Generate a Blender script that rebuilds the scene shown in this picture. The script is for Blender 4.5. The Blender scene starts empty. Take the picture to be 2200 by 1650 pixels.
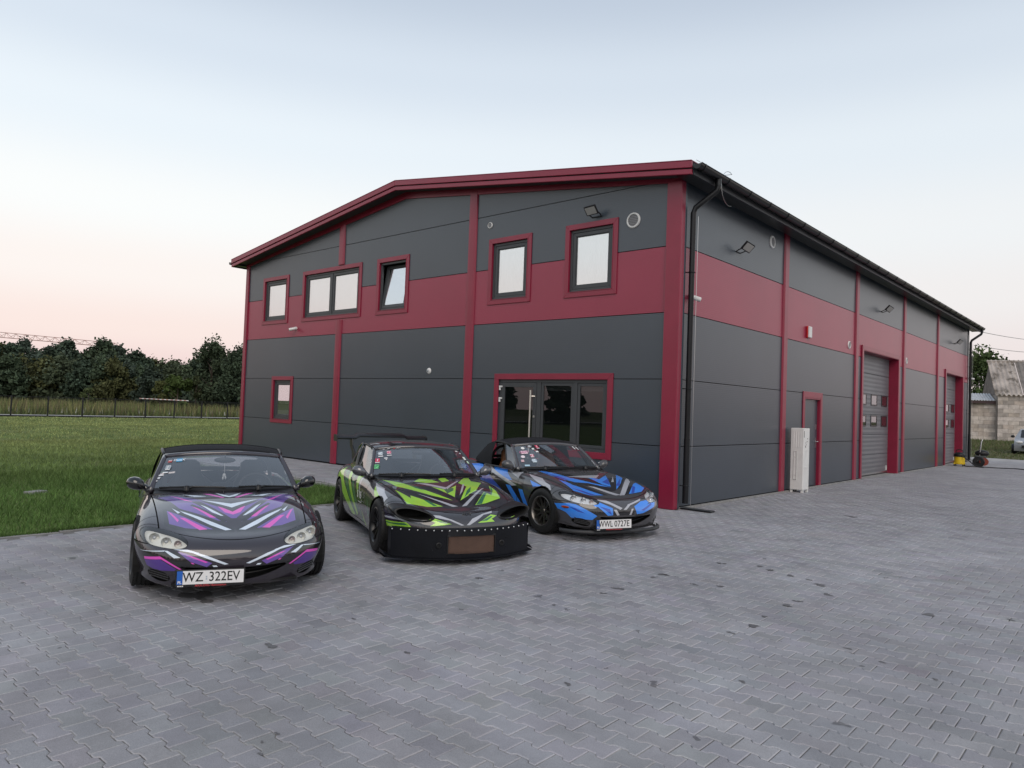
import bpy, math, random
import numpy as np
from mathutils import Matrix, Vector
R = math.radians
random.seed(7)
rng = np.random.default_rng(7)
scene = bpy.context.scene
COL = scene.collection

# ------------------------------------------------------------------ camera
CAM = np.array([6.1499, -11.1085, 1.6253])
YAW, PIT, ROL, FPX = -0.7255, 0.0319, 0.0362, 1571.30
_d = np.array([math.sin(YAW)*math.cos(PIT), math.cos(YAW)*math.cos(PIT), math.sin(PIT)])
_r = np.array([math.cos(YAW), -math.sin(YAW), 0.0]); _u = np.cross(_r, _d)
_r2 = _r*math.cos(ROL)+_u*math.sin(ROL); _u2 = -_r*math.sin(ROL)+_u*math.cos(ROL)
cam_data = bpy.data.cameras.new('camera')
cam_data.sensor_width = 36.0; cam_data.lens = 36.0*FPX/2200.0
cam_data.clip_start = 0.05; cam_data.clip_end = 2000.0
cam = bpy.data.objects.new('camera', cam_data); COL.objects.link(cam)
M = Matrix.Identity(4)
for i in range(3):
    M[i][0], M[i][1], M[i][2], M[i][3] = _r2[i], _u2[i], -_d[i], CAM[i]
cam.matrix_world = M
scene.camera = cam

# ------------------------------------------------------------------ sky and sun (dusk, sun already set; soft lamp added high behind the camera)
SUN_EL, SUN_AZ = R(42.0), R(128.0)      # azimuth of the sun measured from +Y clockwise
world = bpy.data.worlds.new('World'); scene.world = world; world.use_nodes = True
wn = world.node_tree.nodes; wl = world.node_tree.links
for n in list(wn): wn.remove(n)
w_out = wn.new('ShaderNodeOutputWorld'); w_bg = wn.new('ShaderNodeBackground')
sky = wn.new('ShaderNodeTexSky'); sky.sky_type = 'NISHITA'; sky.sun_disc = False
sky.sun_elevation = SUN_EL; sky.sun_rotation = SUN_AZ; sky.air_density = 1.0; sky.dust_density = 2.5; sky.ozone_density = 2.0
w_nis = wn.new('ShaderNodeVectorMath'); w_nis.operation = 'SCALE'; w_nis.inputs['Scale'].default_value = 0.03
wl.new(sky.outputs[0], w_nis.inputs[0])
tc = wn.new('ShaderNodeTexCoord'); sep = wn.new('ShaderNodeSeparateXYZ')
wl.new(tc.outputs['Generated'], sep.inputs[0])
asin = wn.new('ShaderNodeMath'); asin.operation = 'ARCSINE'; wl.new(sep.outputs['Z'], asin.inputs[0])
nrm = wn.new('ShaderNodeMath'); nrm.operation = 'DIVIDE'; wl.new(asin.outputs[0], nrm.inputs[0]); nrm.inputs[1].default_value = math.pi/2
ramp = wn.new('ShaderNodeValToRGB'); wl.new(nrm.outputs[0], ramp.inputs[0])
SKY_STOPS = [(0.0, (0.78, 0.60, 0.595)), (0.025, (0.83, 0.655, 0.63)), (0.05, (0.88, 0.735, 0.685)), (0.095, (0.895, 0.83, 0.79)), (0.145, (0.88, 0.895, 0.885)),
             (0.21, (0.765, 0.83, 0.88)), (0.27, (0.64, 0.715, 0.80)), (0.335, (0.50, 0.575, 0.675)), (0.5, (0.40, 0.465, 0.565)), (1.0, (0.33, 0.39, 0.485))]
el = ramp.color_ramp.elements
while len(el) < len(SKY_STOPS): el.new(0.5)
for e, (p, c) in zip(el, SKY_STOPS): e.position = p; e.color = (*c, 1)
ramp.color_ramp.interpolation = 'EASE'
w_g = wn.new('ShaderNodeVectorMath'); w_g.operation = 'SCALE'; w_g.inputs['Scale'].default_value = 6.9
# away from the pink antisolar belt (towards the right of the view) the low sky turns greyer
ramp2 = wn.new('ShaderNodeValToRGB'); wl.new(nrm.outputs[0], ramp2.inputs[0])
SKY2 = [(0.0, (0.70, 0.585, 0.59)), (0.025, (0.74, 0.64, 0.635)), (0.05, (0.78, 0.705, 0.69)), (0.095, (0.80, 0.775, 0.765)), (0.145, (0.79, 0.81, 0.82)),
        (0.21, (0.715, 0.775, 0.825)), (0.27, (0.61, 0.68, 0.76)), (0.335, (0.48, 0.55, 0.65)), (0.5, (0.39, 0.455, 0.555)), (1.0, (0.33, 0.39, 0.485))]
e2 = ramp2.color_ramp.elements
while len(e2) < len(SKY2): e2.new(0.5)
for e, (p, c) in zip(e2, SKY2): e.position = p; e.color = (*c, 1)
ramp2.color_ramp.interpolation = 'EASE'
azd = wn.new('ShaderNodeVectorMath'); azd.operation = 'DOT_PRODUCT'; azd.inputs[1].default_value = (0.75, 0.66, 0.0); wl.new(tc.outputs['Generated'], azd.inputs[0])
azr = wn.new('ShaderNodeMapRange'); azr.interpolation_type = 'SMOOTHSTEP'; azr.inputs[1].default_value = -0.6; azr.inputs[2].default_value = 0.6; wl.new(azd.outputs['Value'], azr.inputs[0])
smx = wn.new('ShaderNodeMix'); smx.data_type = 'RGBA'; wl.new(azr.outputs[0], smx.inputs[0]); wl.new(ramp.outputs[0], smx.inputs[6]); wl.new(ramp2.outputs[0], smx.inputs[7])
wl.new(smx.outputs[2], w_g.inputs[0])
w_add = wn.new('ShaderNodeVectorMath'); w_add.operation = 'ADD'
w_n2 = wn.new('ShaderNodeVectorMath'); w_n2.operation = 'SCALE'; w_n2.inputs['Scale'].default_value = 0.03
wl.new(sky.outputs[0], w_n2.inputs[0]); wn.remove(w_nis)
wl.new(w_g.outputs[0], w_add.inputs[0]); wl.new(w_n2.outputs[0], w_add.inputs[1])
wl.new(w_add.outputs[0], w_bg.inputs['Color']); w_bg.inputs['Strength'].default_value = 0.1
wl.new(w_bg.outputs[0], w_out.inputs['Surface'])
sun_data = bpy.data.lights.new('sun', 'SUN'); sun_data.energy = 0.8; sun_data.angle = R(40); sun_data.color = (1.0, 0.88, 0.76)
sun = bpy.data.objects.new('sun', sun_data); COL.objects.link(sun)
_sd = Vector((math.sin(SUN_AZ)*math.cos(SUN_EL), math.cos(SUN_AZ)*math.cos(SUN_EL), math.sin(SUN_EL)))
sun.rotation_euler = _sd.to_track_quat('Z', 'Y').to_euler()
scene.view_settings.view_transform = 'Standard'; scene.view_settings.look = 'None'
scene.view_settings.exposure = 0.66; scene.view_settings.gamma = 1.0
scene.cycles.max_bounces = 8; scene.cycles.transparent_max_bounces = 12
scene.cycles.sample_clamp_indirect = 4.0

# ------------------------------------------------------------------ materials
_m = {}
def mat(name, color=(0.5, 0.5, 0.5), rough=0.5, metal=0.0, spec=0.5, coat=0.0, coat_rough=0.05, var=0.0, var_scale=3.0,
        bump=0.0, bump_scale=60.0, alpha=1.0, trans=0.0, ior=1.45, emit=None, rough_var=0.0, wave=None, attr=None, dirt=None, flakes=0.0):
    if name in _m: return _m[name]
    m = bpy.data.materials.new(name); m.use_nodes = True
    nt = m.node_tree; N = nt.nodes; L = nt.links; b = N['Principled BSDF']
    b.inputs['Base Color'].default_value = (*color, 1); b.inputs['Roughness'].default_value = rough
    b.inputs['Metallic'].default_value = metal; b.inputs['Specular IOR Level'].default_value = spec
    b.inputs['Coat Weight'].default_value = coat; b.inputs['Coat Roughness'].default_value = coat_rough
    b.inputs['Transmission Weight'].default_value = trans; b.inputs['IOR'].default_value = ior
    b.inputs['Alpha'].default_value = alpha
    geo = N.new('ShaderNodeNewGeometry')
    cur = None
    if attr:
        a = N.new('ShaderNodeAttribute'); a.attribute_name = attr
        mx = N.new('ShaderNodeMix'); mx.data_type = 'RGBA'; mx.blend_type = 'MULTIPLY'; mx.inputs[0].default_value = 1.0
        mx.inputs[6].default_value = (*color, 1); L.new(a.outputs['Color'], mx.inputs[7]); cur = mx.outputs[2]
    if var:
        no = N.new('ShaderNodeTexNoise'); no.inputs['Scale'].default_value = var_scale; no.inputs['Detail'].default_value = 6
        L.new(geo.outputs['Position'], no.inputs['Vector'])
        mr = N.new('ShaderNodeMapRange'); mr.inputs[1].default_value = 0.3; mr.inputs[2].default_value = 0.7
        mr.inputs[3].default_value = 1-var; mr.inputs[4].default_value = 1+var; L.new(no.outputs[0], mr.inputs[0])
        mx = N.new('ShaderNodeMix'); mx.data_type = 'RGBA'; mx.blend_type = 'MULTIPLY'; mx.inputs[0].default_value = 1.0
        if cur: L.new(cur, mx.inputs[6])
        else: mx.inputs[6].default_value = (*color, 1)
        L.new(mr.outputs[0], mx.inputs[7]); cur = mx.outputs[2]
        if rough_var:
            m2 = N.new('ShaderNodeMapRange'); m2.inputs[1].default_value = 0.3; m2.inputs[2].default_value = 0.7
            m2.inputs[3].default_value = rough-rough_var; m2.inputs[4].default_value = rough+rough_var
            L.new(no.outputs[0], m2.inputs[0]); L.new(m2.outputs[0], b.inputs['Roughness'])
    if dirt:                       # (colour, scale, threshold): blotches of real dirt
        dc, dsc, th = dirt
        no = N.new('ShaderNodeTexNoise'); no.inputs['Scale'].default_value = dsc; no.inputs['Detail'].default_value = 8; no.inputs['Roughness'].default_value = 0.65
        L.new(geo.outputs['Position'], no.inputs['Vector'])
        mr = N.new('ShaderNodeMapRange'); mr.inputs[1].default_value = th; mr.inputs[2].default_value = th+0.15; L.new(no.outputs[0], mr.inputs[0])
        mx = N.new('ShaderNodeMix'); mx.data_type = 'RGBA'; L.new(mr.outputs[0], mx.inputs[0])
        if cur: L.new(cur, mx.inputs[6])
        else: mx.inputs[6].default_value = (*color, 1)
        mx.inputs[7].default_value = (*dc, 1); cur = mx.outputs[2]
    if flakes:
        vo = N.new('ShaderNodeTexVoronoi'); vo.inputs['Scale'].default_value = 900
        L.new(geo.outputs['Position'], vo.inputs['Vector'])
        mx = N.new('ShaderNodeMix'); mx.data_type = 'RGBA'; mx.blend_type = 'MULTIPLY'; mx.inputs[0].default_value = flakes
        if cur: L.new(cur, mx.inputs[6])
        else: mx.inputs[6].default_value = (*color, 1)
        L.new(vo.outputs['Color'], mx.inputs[7]); cur = mx.outputs[2]
    if cur: L.new(cur, b.inputs['Base Color'])
    h = None
    if bump:
        nb = N.new('ShaderNodeTexNoise'); nb.inputs['Scale'].default_value = bump_scale; nb.inputs['Detail'].default_value = 5
        L.new(geo.outputs['Position'], nb.inputs['Vector'])
        bp = N.new('ShaderNodeBump'); bp.inputs['Strength'].default_value = bump; bp.inputs['Distance'].default_value = 0.02
        L.new(nb.outputs[0], bp.inputs['Height']); h = bp
    if wave:                       # (period metres, strength, distance): fine horizontal ribs
        per, st, dist = wave
        s = N.new('ShaderNodeSeparateXYZ'); L.new(geo.outputs['Position'], s.inputs[0])
        mu = N.new('ShaderNodeMath'); mu.operation = 'MULTIPLY'; mu.inputs[1].default_value = 2*math.pi/per; L.new(s.outputs['Z'], mu.inputs[0])
        si = N.new('ShaderNodeMath'); si.operation = 'SINE'; L.new(mu.outputs[0], si.inputs[0])
        bp = N.new('ShaderNodeBump'); bp.inputs['Strength'].default_value = st; bp.inputs['Distance'].default_value = dist
        L.new(si.outputs[0], bp.inputs['Height'])
        if h: L.new(h.outputs[0], bp.inputs['Normal'])
        h = bp
    if h: L.new(h.outputs[0], b.inputs['Normal'])
    if emit: b.inputs['Emission Color'].default_value = (*emit[0], 1); b.inputs['Emission Strength'].default_value = emit[1]
    _m[name] = m
    return m

def glass_mat(name, tint=(0.02, 0.025, 0.03), refl=0.35, clear=0.5, rough=0.0):
    """coated pane: mirror layer (refl at normal incidence, rising at grazing), the rest see-through or dark tint"""
    if name in _m: return _m[name]
    m = bpy.data.materials.new(name); m.use_nodes = True
    nt = m.node_tree; N = nt.nodes; L = nt.links
    for n in list(N): N.remove(n)
    out = N.new('ShaderNodeOutputMaterial')
    gl = N.new('ShaderNodeBsdfGlossy'); gl.inputs['Roughness'].default_value = rough; gl.inputs['Color'].default_value = (0.96, 0.98, 1, 1)
    tr = N.new('ShaderNodeBsdfTransparent'); tr.inputs['Color'].default_value = (clear, clear*1.01, clear*1.02, 1)
    df = N.new('ShaderNodeBsdfDiffuse'); df.inputs['Color'].default_value = (*tint, 1)
    a = N.new('ShaderNodeAddShader'); L.new(tr.outputs[0], a.inputs[0]); L.new(df.outputs[0], a.inputs[1])
    fr = N.new('ShaderNodeLayerWeight'); fr.inputs['Blend'].default_value = 0.5
    pw = N.new('ShaderNodeMath'); pw.operation = 'POWER'; pw.inputs[1].default_value = 3.5; L.new(fr.outputs['Facing'], pw.inputs[0])
    mr = N.new('ShaderNodeMapRange'); mr.inputs[3].default_value = refl; mr.inputs[4].default_value = 1.0; L.new(pw.outputs[0], mr.inputs[0])
    mx = N.new('ShaderNodeMixShader'); L.new(mr.outputs[0], mx.inputs[0]); L.new(a.outputs[0], mx.inputs[1]); L.new(gl.outputs[0], mx.inputs[2])
    L.new(mx.outputs[0], out.inputs['Surface'])
    _m[name] = m
    return m

# ------------------------------------------------------------------ mesh helpers
class MB:
    def __init__(s): s.v = []; s.f = []; s.m = []
    def add(s, vs, fs, mi=0):
        o = len(s.v); s.v += [tuple(map(float, p)) for p in vs]
        s.f += [tuple(o+i for i in f) for f in fs]; s.m += [mi]*len(fs); return s
    def box(s, x0, x1, y0, y1, z0, z1, mi=0):
        return s.add([(x0,y0,z0),(x1,y0,z0),(x1,y1,z0),(x0,y1,z0),(x0,y0,z1),(x1,y0,z1),(x1,y1,z1),(x0,y1,z1)],
                     [(3,2,1,0),(4,5,6,7),(0,1,5,4),(1,2,6,5),(2,3,7,6),(3,0,4,7)], mi)
    def prism(s, poly, fn, d0, d1, mi=0):
        """poly: list of 2-D points, fn(a,b,d) -> 3-D point"""
        n = len(poly)
        vs = [fn(a, b, d0) for a, b in poly]+[fn(a, b, d1) for a, b in poly]
        fs = [tuple(range(n)), tuple(range(2*n-1, n-1, -1))]+[(i, i+n, (i+1) % n+n, (i+1) % n) for i in range(n)]
        return s.add(vs, fs, mi)
    def tube(s, path, r, n=8, mi=0, caps=True, closed=False):
        P = [Vector(p) for p in path]; k = len(P); rr = r if hasattr(r, '__len__') else [r]*k
        vs = []; prev = None
        for i in range(k):
            if closed: t = P[(i+1) % k]-P[i-1]
            else: t = P[min(i+1, k-1)]-P[max(i-1, 0)]
            t.normalize()
            if prev is None:
                a = Vector((0, 0, 1)) if abs(t.z) < 0.9 else Vector((1, 0, 0)); x = t.cross(a).normalized()
            else: x = (prev-t*prev.dot(t)).normalized()
            prev = x; y = t.cross(x)
            for j in range(n):
                a = 2*math.pi*j/n; vs.append(P[i]+(x*math.cos(a)+y*math.sin(a))*rr[i])
        fs = []
        for i in range(k if closed else k-1):
            i2 = (i+1) % k
            for j in range(n): fs.append((i*n+j, i*n+(j+1) % n, i2*n+(j+1) % n, i2*n+j))
        if caps and not closed: fs += [tuple(range(n-1, -1, -1)), tuple((k-1)*n+j for j in range(n))]
        return s.add(vs, fs, mi)
    def lathe(s, prof, n=24, axis='z', c=(0, 0, 0), mi=0, closed=False):
        """prof: list of (r, h)"""
        vs = []; k = len(prof)
        for r, h in prof:
            for j in range(n):
                a = 2*math.pi*j/n; p, q = r*math.cos(a), r*math.sin(a)
                vs.append({'z': (c[0]+p, c[1]+q, c[2]+h), 'x': (c[0]+h, c[1]+p, c[2]+q), 'y': (c[0]+p, c[1]+h, c[2]+q)}[axis])
        fs = []
        for i in range(k if closed else k-1):
            i2 = (i+1) % k
            for j in range(n): fs.append((i*n+j, i*n+(j+1) % n, i2*n+(j+1) % n, i2*n+j))
        return s.add(vs, fs, mi)
    def sphere(s, c, r, nu=16, nv=10, mi=0):
        rx, ry, rz = r if hasattr(r, '__len__') else (r, r, r)
        vs = [(c[0]+rx*math.sin(math.pi*i/nv)*math.cos(2*math.pi*j/nu), c[1]+ry*math.sin(math.pi*i/nv)*math.sin(2*math.pi*j/nu), c[2]+rz*math.cos(math.pi*i/nv)) for i in range(nv+1) for j in range(nu)]
        fs = [(i*nu+j, (i+1)*nu+j, (i+1)*nu+(j+1) % nu, i*nu+(j+1) % nu) for i in range(nv) for j in range(nu)]
        return s.add(vs, fs, mi)
    def grid(s, pts, mi=0, flip=False):
        A = np.asarray(pts, float); a, b = A.shape[:2]
        fs = []
        for i in range(a-1):
            for j in range(b-1):
                q = (i*b+j, i*b+j+1, (i+1)*b+j+1, (i+1)*b+j); fs.append(q[::-1] if flip else q)
        return s.add(A.reshape(-1, 3), fs, mi)
    def mesh(s, name, mats, smooth=False):
        me = bpy.data.meshes.new(name); me.from_pydata(s.v, [], s.f)
        for m in (mats if isinstance(mats, (list, tuple)) else [mats]): me.materials.append(m)
        if any(s.m): me.polygons.foreach_set('material_index', s.m)
        if smooth: me.polygons.foreach_set('use_smooth', [True]*len(s.f))
        me.update(); return me
    def build(s, name, mats, parent=None, smooth=False, bevel=0.0, auto=False, **kw):
        me = s.mesh(name, mats, smooth)
        o = link(name, me, parent)
        if bevel:
            b = o.modifiers.new('bevel', 'BEVEL'); b.width = bevel; b.segments = 2; b.limit_method = 'ANGLE'; b.angle_limit = R(40); b.harden_normals = False
        if auto: smooth_by_angle(me, 35)
        for k, v in kw.items(): o[k] = v
        return o

def smooth_by_angle(me, deg):
    me.polygons.foreach_set('use_smooth', [True]*len(me.polygons))
    try: me.set_sharp_from_angle(angle=R(deg))
    except Exception: pass

def link(name, data, parent=None, loc=None, rot=None):
    o = bpy.data.objects.new(name, data); COL.objects.link(o)
    if parent: o.parent = parent
    if loc is not None: o.location = loc
    if rot is not None: o.rotation_euler = rot
    return o
def tag(o, label, cat, group=None):
    o['label'] = label; o['category'] = cat
    if group: o['group'] = group
    return o
def thing(name, label, cat, loc=(0, 0, 0), rz=0.0, group=None):
    o = link(name, None, None, loc, (0, 0, rz)); o.empty_display_size = 0.3
    return tag(o, label, cat, group)

def text_mesh(name, body, size, material, parent, matrix, extrude=0.001, sx=1.0, align='CENTER', shear=0.0, bold=0.0):
    cu = bpy.data.curves.new(name, 'FONT'); cu.body = body; cu.size = size; cu.align_x = align; cu.align_y = 'CENTER'
    cu.extrude = extrude; cu.shear = shear; cu.offset = bold; cu.resolution_u = 3
    tmp = bpy.data.objects.new(name, cu); COL.objects.link(tmp)
    dg = bpy.context.evaluated_depsgraph_get()
    me = bpy.data.meshes.new_from_object(tmp.evaluated_get(dg)); bpy.data.objects.remove(tmp); bpy.data.curves.remove(cu)
    me.name = name; me.transform(Matrix.Diagonal((sx, 1, 1, 1))); me.transform(matrix)
    me.materials.clear(); me.materials.append(material)
    return link(name, me, parent)

def frame_matrix(origin, xdir, ydir):
    x = Vector(xdir).normalized(); y = Vector(ydir); y = (y-x*y.dot(x)).normalized(); z = x.cross(y)
    m = Matrix.Identity(4)
    for i in range(3): m[i][0], m[i][1], m[i][2], m[i][3] = x[i], y[i], z[i], origin[i]
    return m

def clip_convex(poly, a, b, c):
    """keep a*x+b*y+c >= 0"""
    out = []
    for i in range(len(poly)):
        p, q = poly[i], poly[(i+1) % len(poly)]
        dp, dq = a*p[0]+b*p[1]+c, a*q[0]+b*q[1]+c
        if dp >= 0: out.append(p)
        if (dp > 0 > dq) or (dp < 0 < dq):
            t = dp/(dp-dq); out.append((p[0]+(q[0]-p[0])*t, p[1]+(q[1]-p[1])*t))
    return out
def area(poly): return abs(sum(poly[i][0]*poly[(i+1) % len(poly)][1]-poly[(i+1) % len(poly)][0]*poly[i][1] for i in range(len(poly))))/2
def subtract_rect(polys, r):
    x0, x1, y0, y1 = r; out = []
    for p in polys:
        rest = p
        for a, b, c in ((1, 0, -x0), (-1, 0, x1), (0, 1, -y0), (0, -1, y1)):
            o = clip_convex(rest, -a, -b, -c)
            if len(o) > 2 and area(o) > 1e-5: out.append(o)
            rest = clip_convex(rest, a, b, c)
            if len(rest) < 3 or area(rest) < 1e-6: break
    return out

YARD_SLOPE = 0.0135                  # the yard falls gently away from the building
def yard_z(y): return YARD_SLOPE*min(0.0, y+1.0)
# ------------------------------------------------------------------ ground
def sheet(name, poly, z, material, kind='structure'):
    o = MB().add([(x, y, z(x, y) if callable(z) else z) for x, y in poly], [tuple(range(len(poly)))]).build(name, material)
    o['kind'] = kind; return o
lawn_z = lambda x, y: -0.03-0.42*min(1.0, max(0.0, (-x-4.0)/56.0))+yard_z(max(y, -30))*min(1.0, max(0.0, (x+24.0)/20.0))
M_soil = mat('soil_turf', (0.10, 0.145, 0.042), 0.9, var=0.35, var_scale=1.2, dirt=((0.15, 0.175, 0.068), 0.35, 0.5), bump=0.6, bump_scale=25, spec=0.1)
g = sheet('ground', [(-900, -700), (900, -700), (900, 900), (-900, 900)], -0.62, mat('far_ground', (0.07, 0.085, 0.035), 0.95, var=0.3, var_scale=0.05, spec=0.05))
# lawn sheet with a gentle fall towards the fence
mb = MB(); xs = [-3.90, -5, -7, -10, -15, -22, -30, -40, -50, -60, -72]; ys = [-60, -30, -12, -6, -2.62, -1.0, 12, 30, 60, 120]
mb.grid([[(x, y, lawn_z(x, y)-(0.02 if y > -2.6 else 0)) for x in xs] for y in ys], flip=True)
lawn = mb.build('lawn', M_soil); lawn['kind'] = 'structure'

# paving: bone-shaped concrete pavers, rows run parallel to the front wall (x), half-bond
M_bed = mat('joint_sand', (0.17, 0.165, 0.16), 0.95, var=0.4, var_scale=7, spec=0.1, dirt=((0.48, 0.47, 0.45), 1.3, 0.5))
def paver_material():
    m = bpy.data.materials.new('concrete_paver'); m.use_nodes = True; N = m.node_tree.nodes; L = m.node_tree.links; b = N['Principled BSDF']
    b.inputs['Roughness'].default_value = 0.82; b.inputs['Specular IOR Level'].default_value = 0.28
    geo = N.new('ShaderNodeNewGeometry'); at = N.new('ShaderNodeAttribute'); at.attribute_name = 'tint'
    def noise(sc, det, ro=0.55):
        n = N.new('ShaderNodeTexNoise'); n.inputs['Scale'].default_value = sc; n.inputs['Detail'].default_value = det; n.inputs['Roughness'].default_value = ro
        L.new(geo.outputs['Position'], n.inputs['Vector']); return n.outputs[0]
    def rng_(src, a, b_, c, d):
        n = N.new('ShaderNodeMapRange'); n.inputs[1].default_value = a; n.inputs[2].default_value = b_; n.inputs[3].default_value = c; n.inputs[4].default_value = d
        L.new(src, n.inputs[0]); return n.outputs[0]
    def mul(a, b_):
        n = N.new('ShaderNodeMath'); n.operation = 'MULTIPLY'; L.new(a, n.inputs[0])
        if hasattr(b_, 'links'): L.new(b_, n.inputs[1])
        else: n.inputs[1].default_value = b_
        return n.outputs[0]
    v = mul(rng_(noise(0.35, 4), 0.3, 0.7, 0.86, 1.12), rng_(noise(2.3, 6, 0.65), 0.3, 0.7, 0.84, 1.14))
    v = mul(v, rng_(noise(170, 3), 0.3, 0.7, 0.84, 1.14))
    # oil drips and tyre dust: blotches with their own outline
    v = mul(v, rng_(noise(1.15, 7, 0.62), 0.68, 0.75, 1.0, 0.78))
    v = mul(v, rng_(noise(5.5, 3, 0.5), 0.735, 0.75, 1.0, 0.5))
    # round drips of oil, each with its own size
    wp = N.new('ShaderNodeTexNoise'); wp.inputs['Scale'].default_value = 7; L.new(geo.outputs['Position'], wp.inputs['Vector'])
    va = N.new('ShaderNodeVectorMath'); va.operation = 'MULTIPLY_ADD'; va.inputs[1].default_value = (.30, .12, .2); L.new(wp.outputs['Color'], va.inputs[0]); L.new(geo.outputs['Position'], va.inputs[2])
    vo = N.new('ShaderNodeTexVoronoi'); vo.inputs['Scale'].default_value = 2.4; L.new(va.outputs[0], vo.inputs['Vector'])
    sc_ = N.new('ShaderNodeSeparateColor'); L.new(vo.outputs['Color'], sc_.inputs[0])
    rad_ = rng_(sc_.outputs[0], 0.55, 1.0, 0.0, 0.12); df_ = N.new('ShaderNodeMath'); df_.operation = 'SUBTRACT'; L.new(vo.outputs['Distance'], df_.inputs[0]); L.new(rad_, df_.inputs[1])
    v = mul(v, rng_(df_.outputs[0], -0.03, 0.0, 0.52, 1.0))
    mx = N.new('ShaderNodeMix'); mx.data_type = 'RGBA'; mx.blend_type = 'MULTIPLY'; mx.inputs[0].default_value = 1
    L.new(at.outputs['Color'], mx.inputs[6]); L.new(v, mx.inputs[7])
    # sand washed pale patches and a rusty tinge
    m2 = N.new('ShaderNodeMix'); m2.data_type = 'RGBA'; L.new(rng_(noise(0.55, 5, 0.6), 0.60, 0.72, 0.0, 0.35), m2.inputs[0]); L.new(mx.outputs[2], m2.inputs[6]); m2.inputs[7].default_value = (0.30, 0.275, 0.27, 1)
    L.new(m2.outputs[2], b.inputs['Base Color'])
    bp = N.new('ShaderNodeBump'); bp.inputs['Strength'].default_value = 0.35; bp.inputs['Distance'].default_value = 0.004
    L.new(noise(260, 4), bp.inputs['Height']); L.new(bp.outputs[0], b.inputs['Normal'])
    return m
M_paver = paver_material()
YARD = [(-3.88, -40), (60, -40), (60, 28.4), (-0.4, 28.4), (-0.4, 0.3), (-13.1, 0.3), (-13.1, -2.56), (-3.88, -2.56)]
pav = MB()
pav.add([(x, y, yard_z(y)-0.0065) for x, y in [(-3.88, -40), (60, -40), (60, -1), (-3.88, -1), (60, 28.4), (-3.88, 28.4)]], [(0, 1, 2, 3), (3, 2, 4, 5)])
pav.add([(x, y, yard_z(y)-0.0065) for x, y in [(-13.1, -2.56), (-3.88, -2.56), (-3.88, -1), (-13.1, -1), (-3.88, 0.3), (-13.1, 0.3)]], [(0, 1, 2, 3), (3, 2, 4, 5)])
pavement = pav.build('pavement', M_bed); pavement['kind'] = 'structure'
PL, PR, PA = 0.2, 0.143, 0.011
def bone(g=0.0034):
    h = PL/2-g; w1 = PR/2+PA-g; w2 = PR/2-PA-g
    up = [(h, w1), (0.060, w1), (0.040, w2), (-0.040, w2), (-0.060, w1), (-h, w1)]
    return up+[(-x, -y) for x, y in up]
OUT = np.array(bone()); INN = np.array(bone(0.0034+0.0048)); NB = len(OUT)
fv = _d[:2]/np.linalg.norm(_d[:2]); rv = np.array([-fv[1], fv[0]])*-1
cells = []
row = np.arange(math.floor(-13/PR), math.ceil(28.3/PR))
for k in row:
    y = (k+0.5)*PR
    x0 = -3.88 if (y < -2.56 or y > 0) else -13.0
    i0 = math.ceil((x0+PL/2)/PL-(0.5 if k % 2 else 0)); i1 = int((30)/PL)
    i = np.arange(i0, i1); x = i*PL+(PL/2 if k % 2 else 0)
    cells.append(np.stack([x, np.full(len(x), y)], 1))
cells = np.concatenate(cells)
rel = cells-CAM[:2]; dep = rel@fv; lat = rel@rv
keep = (dep > 1.2) & (dep < 34) & (np.abs(lat) < dep*0.80+1.6)
keep &= ~((cells[:, 0] < 0.02) & (cells[:, 1] > -0.02)) & ~((cells[:, 0] < -3.9) & (cells[:, 1] < -2.5))
keep &= (cells[:, 1] < 28.3)
cells, dep, lat = cells[keep], dep[keep], lat[keep]
order = np.argsort(dep+1e3*((np.abs(lat) > dep*0.72) | (dep < 2.9)))
cells = cells[order]; dep = dep[order]
NP = len(cells)
base = np.array([0.298, 0.295, 0.314])
tv = np.clip(rng.normal(1.0, 0.045, NP), 0.84, 1.15)
dark = rng.random(NP) < 0.03; tv[dark] *= 0.87
tints = base[None]*tv[:, None]*(1+rng.normal(0, 0.012, (NP, 3)))
def paver_arrays(c, rz, dz, tilt):
    """vertices of one paver: top polygon (inset), edge, skirt"""
    ca, sa = math.cos(rz), math.sin(rz)
    def rot(P): return np.stack([P[:, 0]*ca-P[:, 1]*sa, P[:, 0]*sa+P[:, 1]*ca], 1)
    a, b = rot(INN), rot(OUT)
    gz = yard_z(c[1]); z = lambda P, h: gz+h+dz+P[:, 0]*tilt[0]+P[:, 1]*tilt[1]
    V = np.concatenate([np.column_stack([a+c, z(a, 0.0)]), np.column_stack([b+c, z(b, -0.0042)]), np.column_stack([b+c, np.full(NB, gz-0.014)])])
    return V
PF = [tuple(range(NB))]+[(i, i+NB, (i+1) % NB+NB, (i+1) % NB) for i in range(NB)]+[(i+NB, i+2*NB, (i+1) % NB+2*NB, (i+1) % NB+NB) for i in range(NB)]
rzs = rng.normal(0, 0.006, NP); dzs = rng.normal(0, 0.0011, NP); tl = rng.normal(0, 0.0035, (NP, 2)); tl[:, 1] += np.where(cells[:, 1] < -1, YARD_SLOPE, 0)
variants = []
RINGT = np.concatenate([np.full(NB, 1.0), np.full(NB, 1.5), np.full(NB, 0.7)])[:, None]   # sand-dusted worn edges
def tint_attr(me, cols):
    a = me.attributes.new('tint', 'FLOAT_COLOR', 'POINT'); a.data.foreach_set('color', np.column_stack([cols, np.ones(len(cols))]).astype(np.float32).ravel())
N_IND = 300
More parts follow.
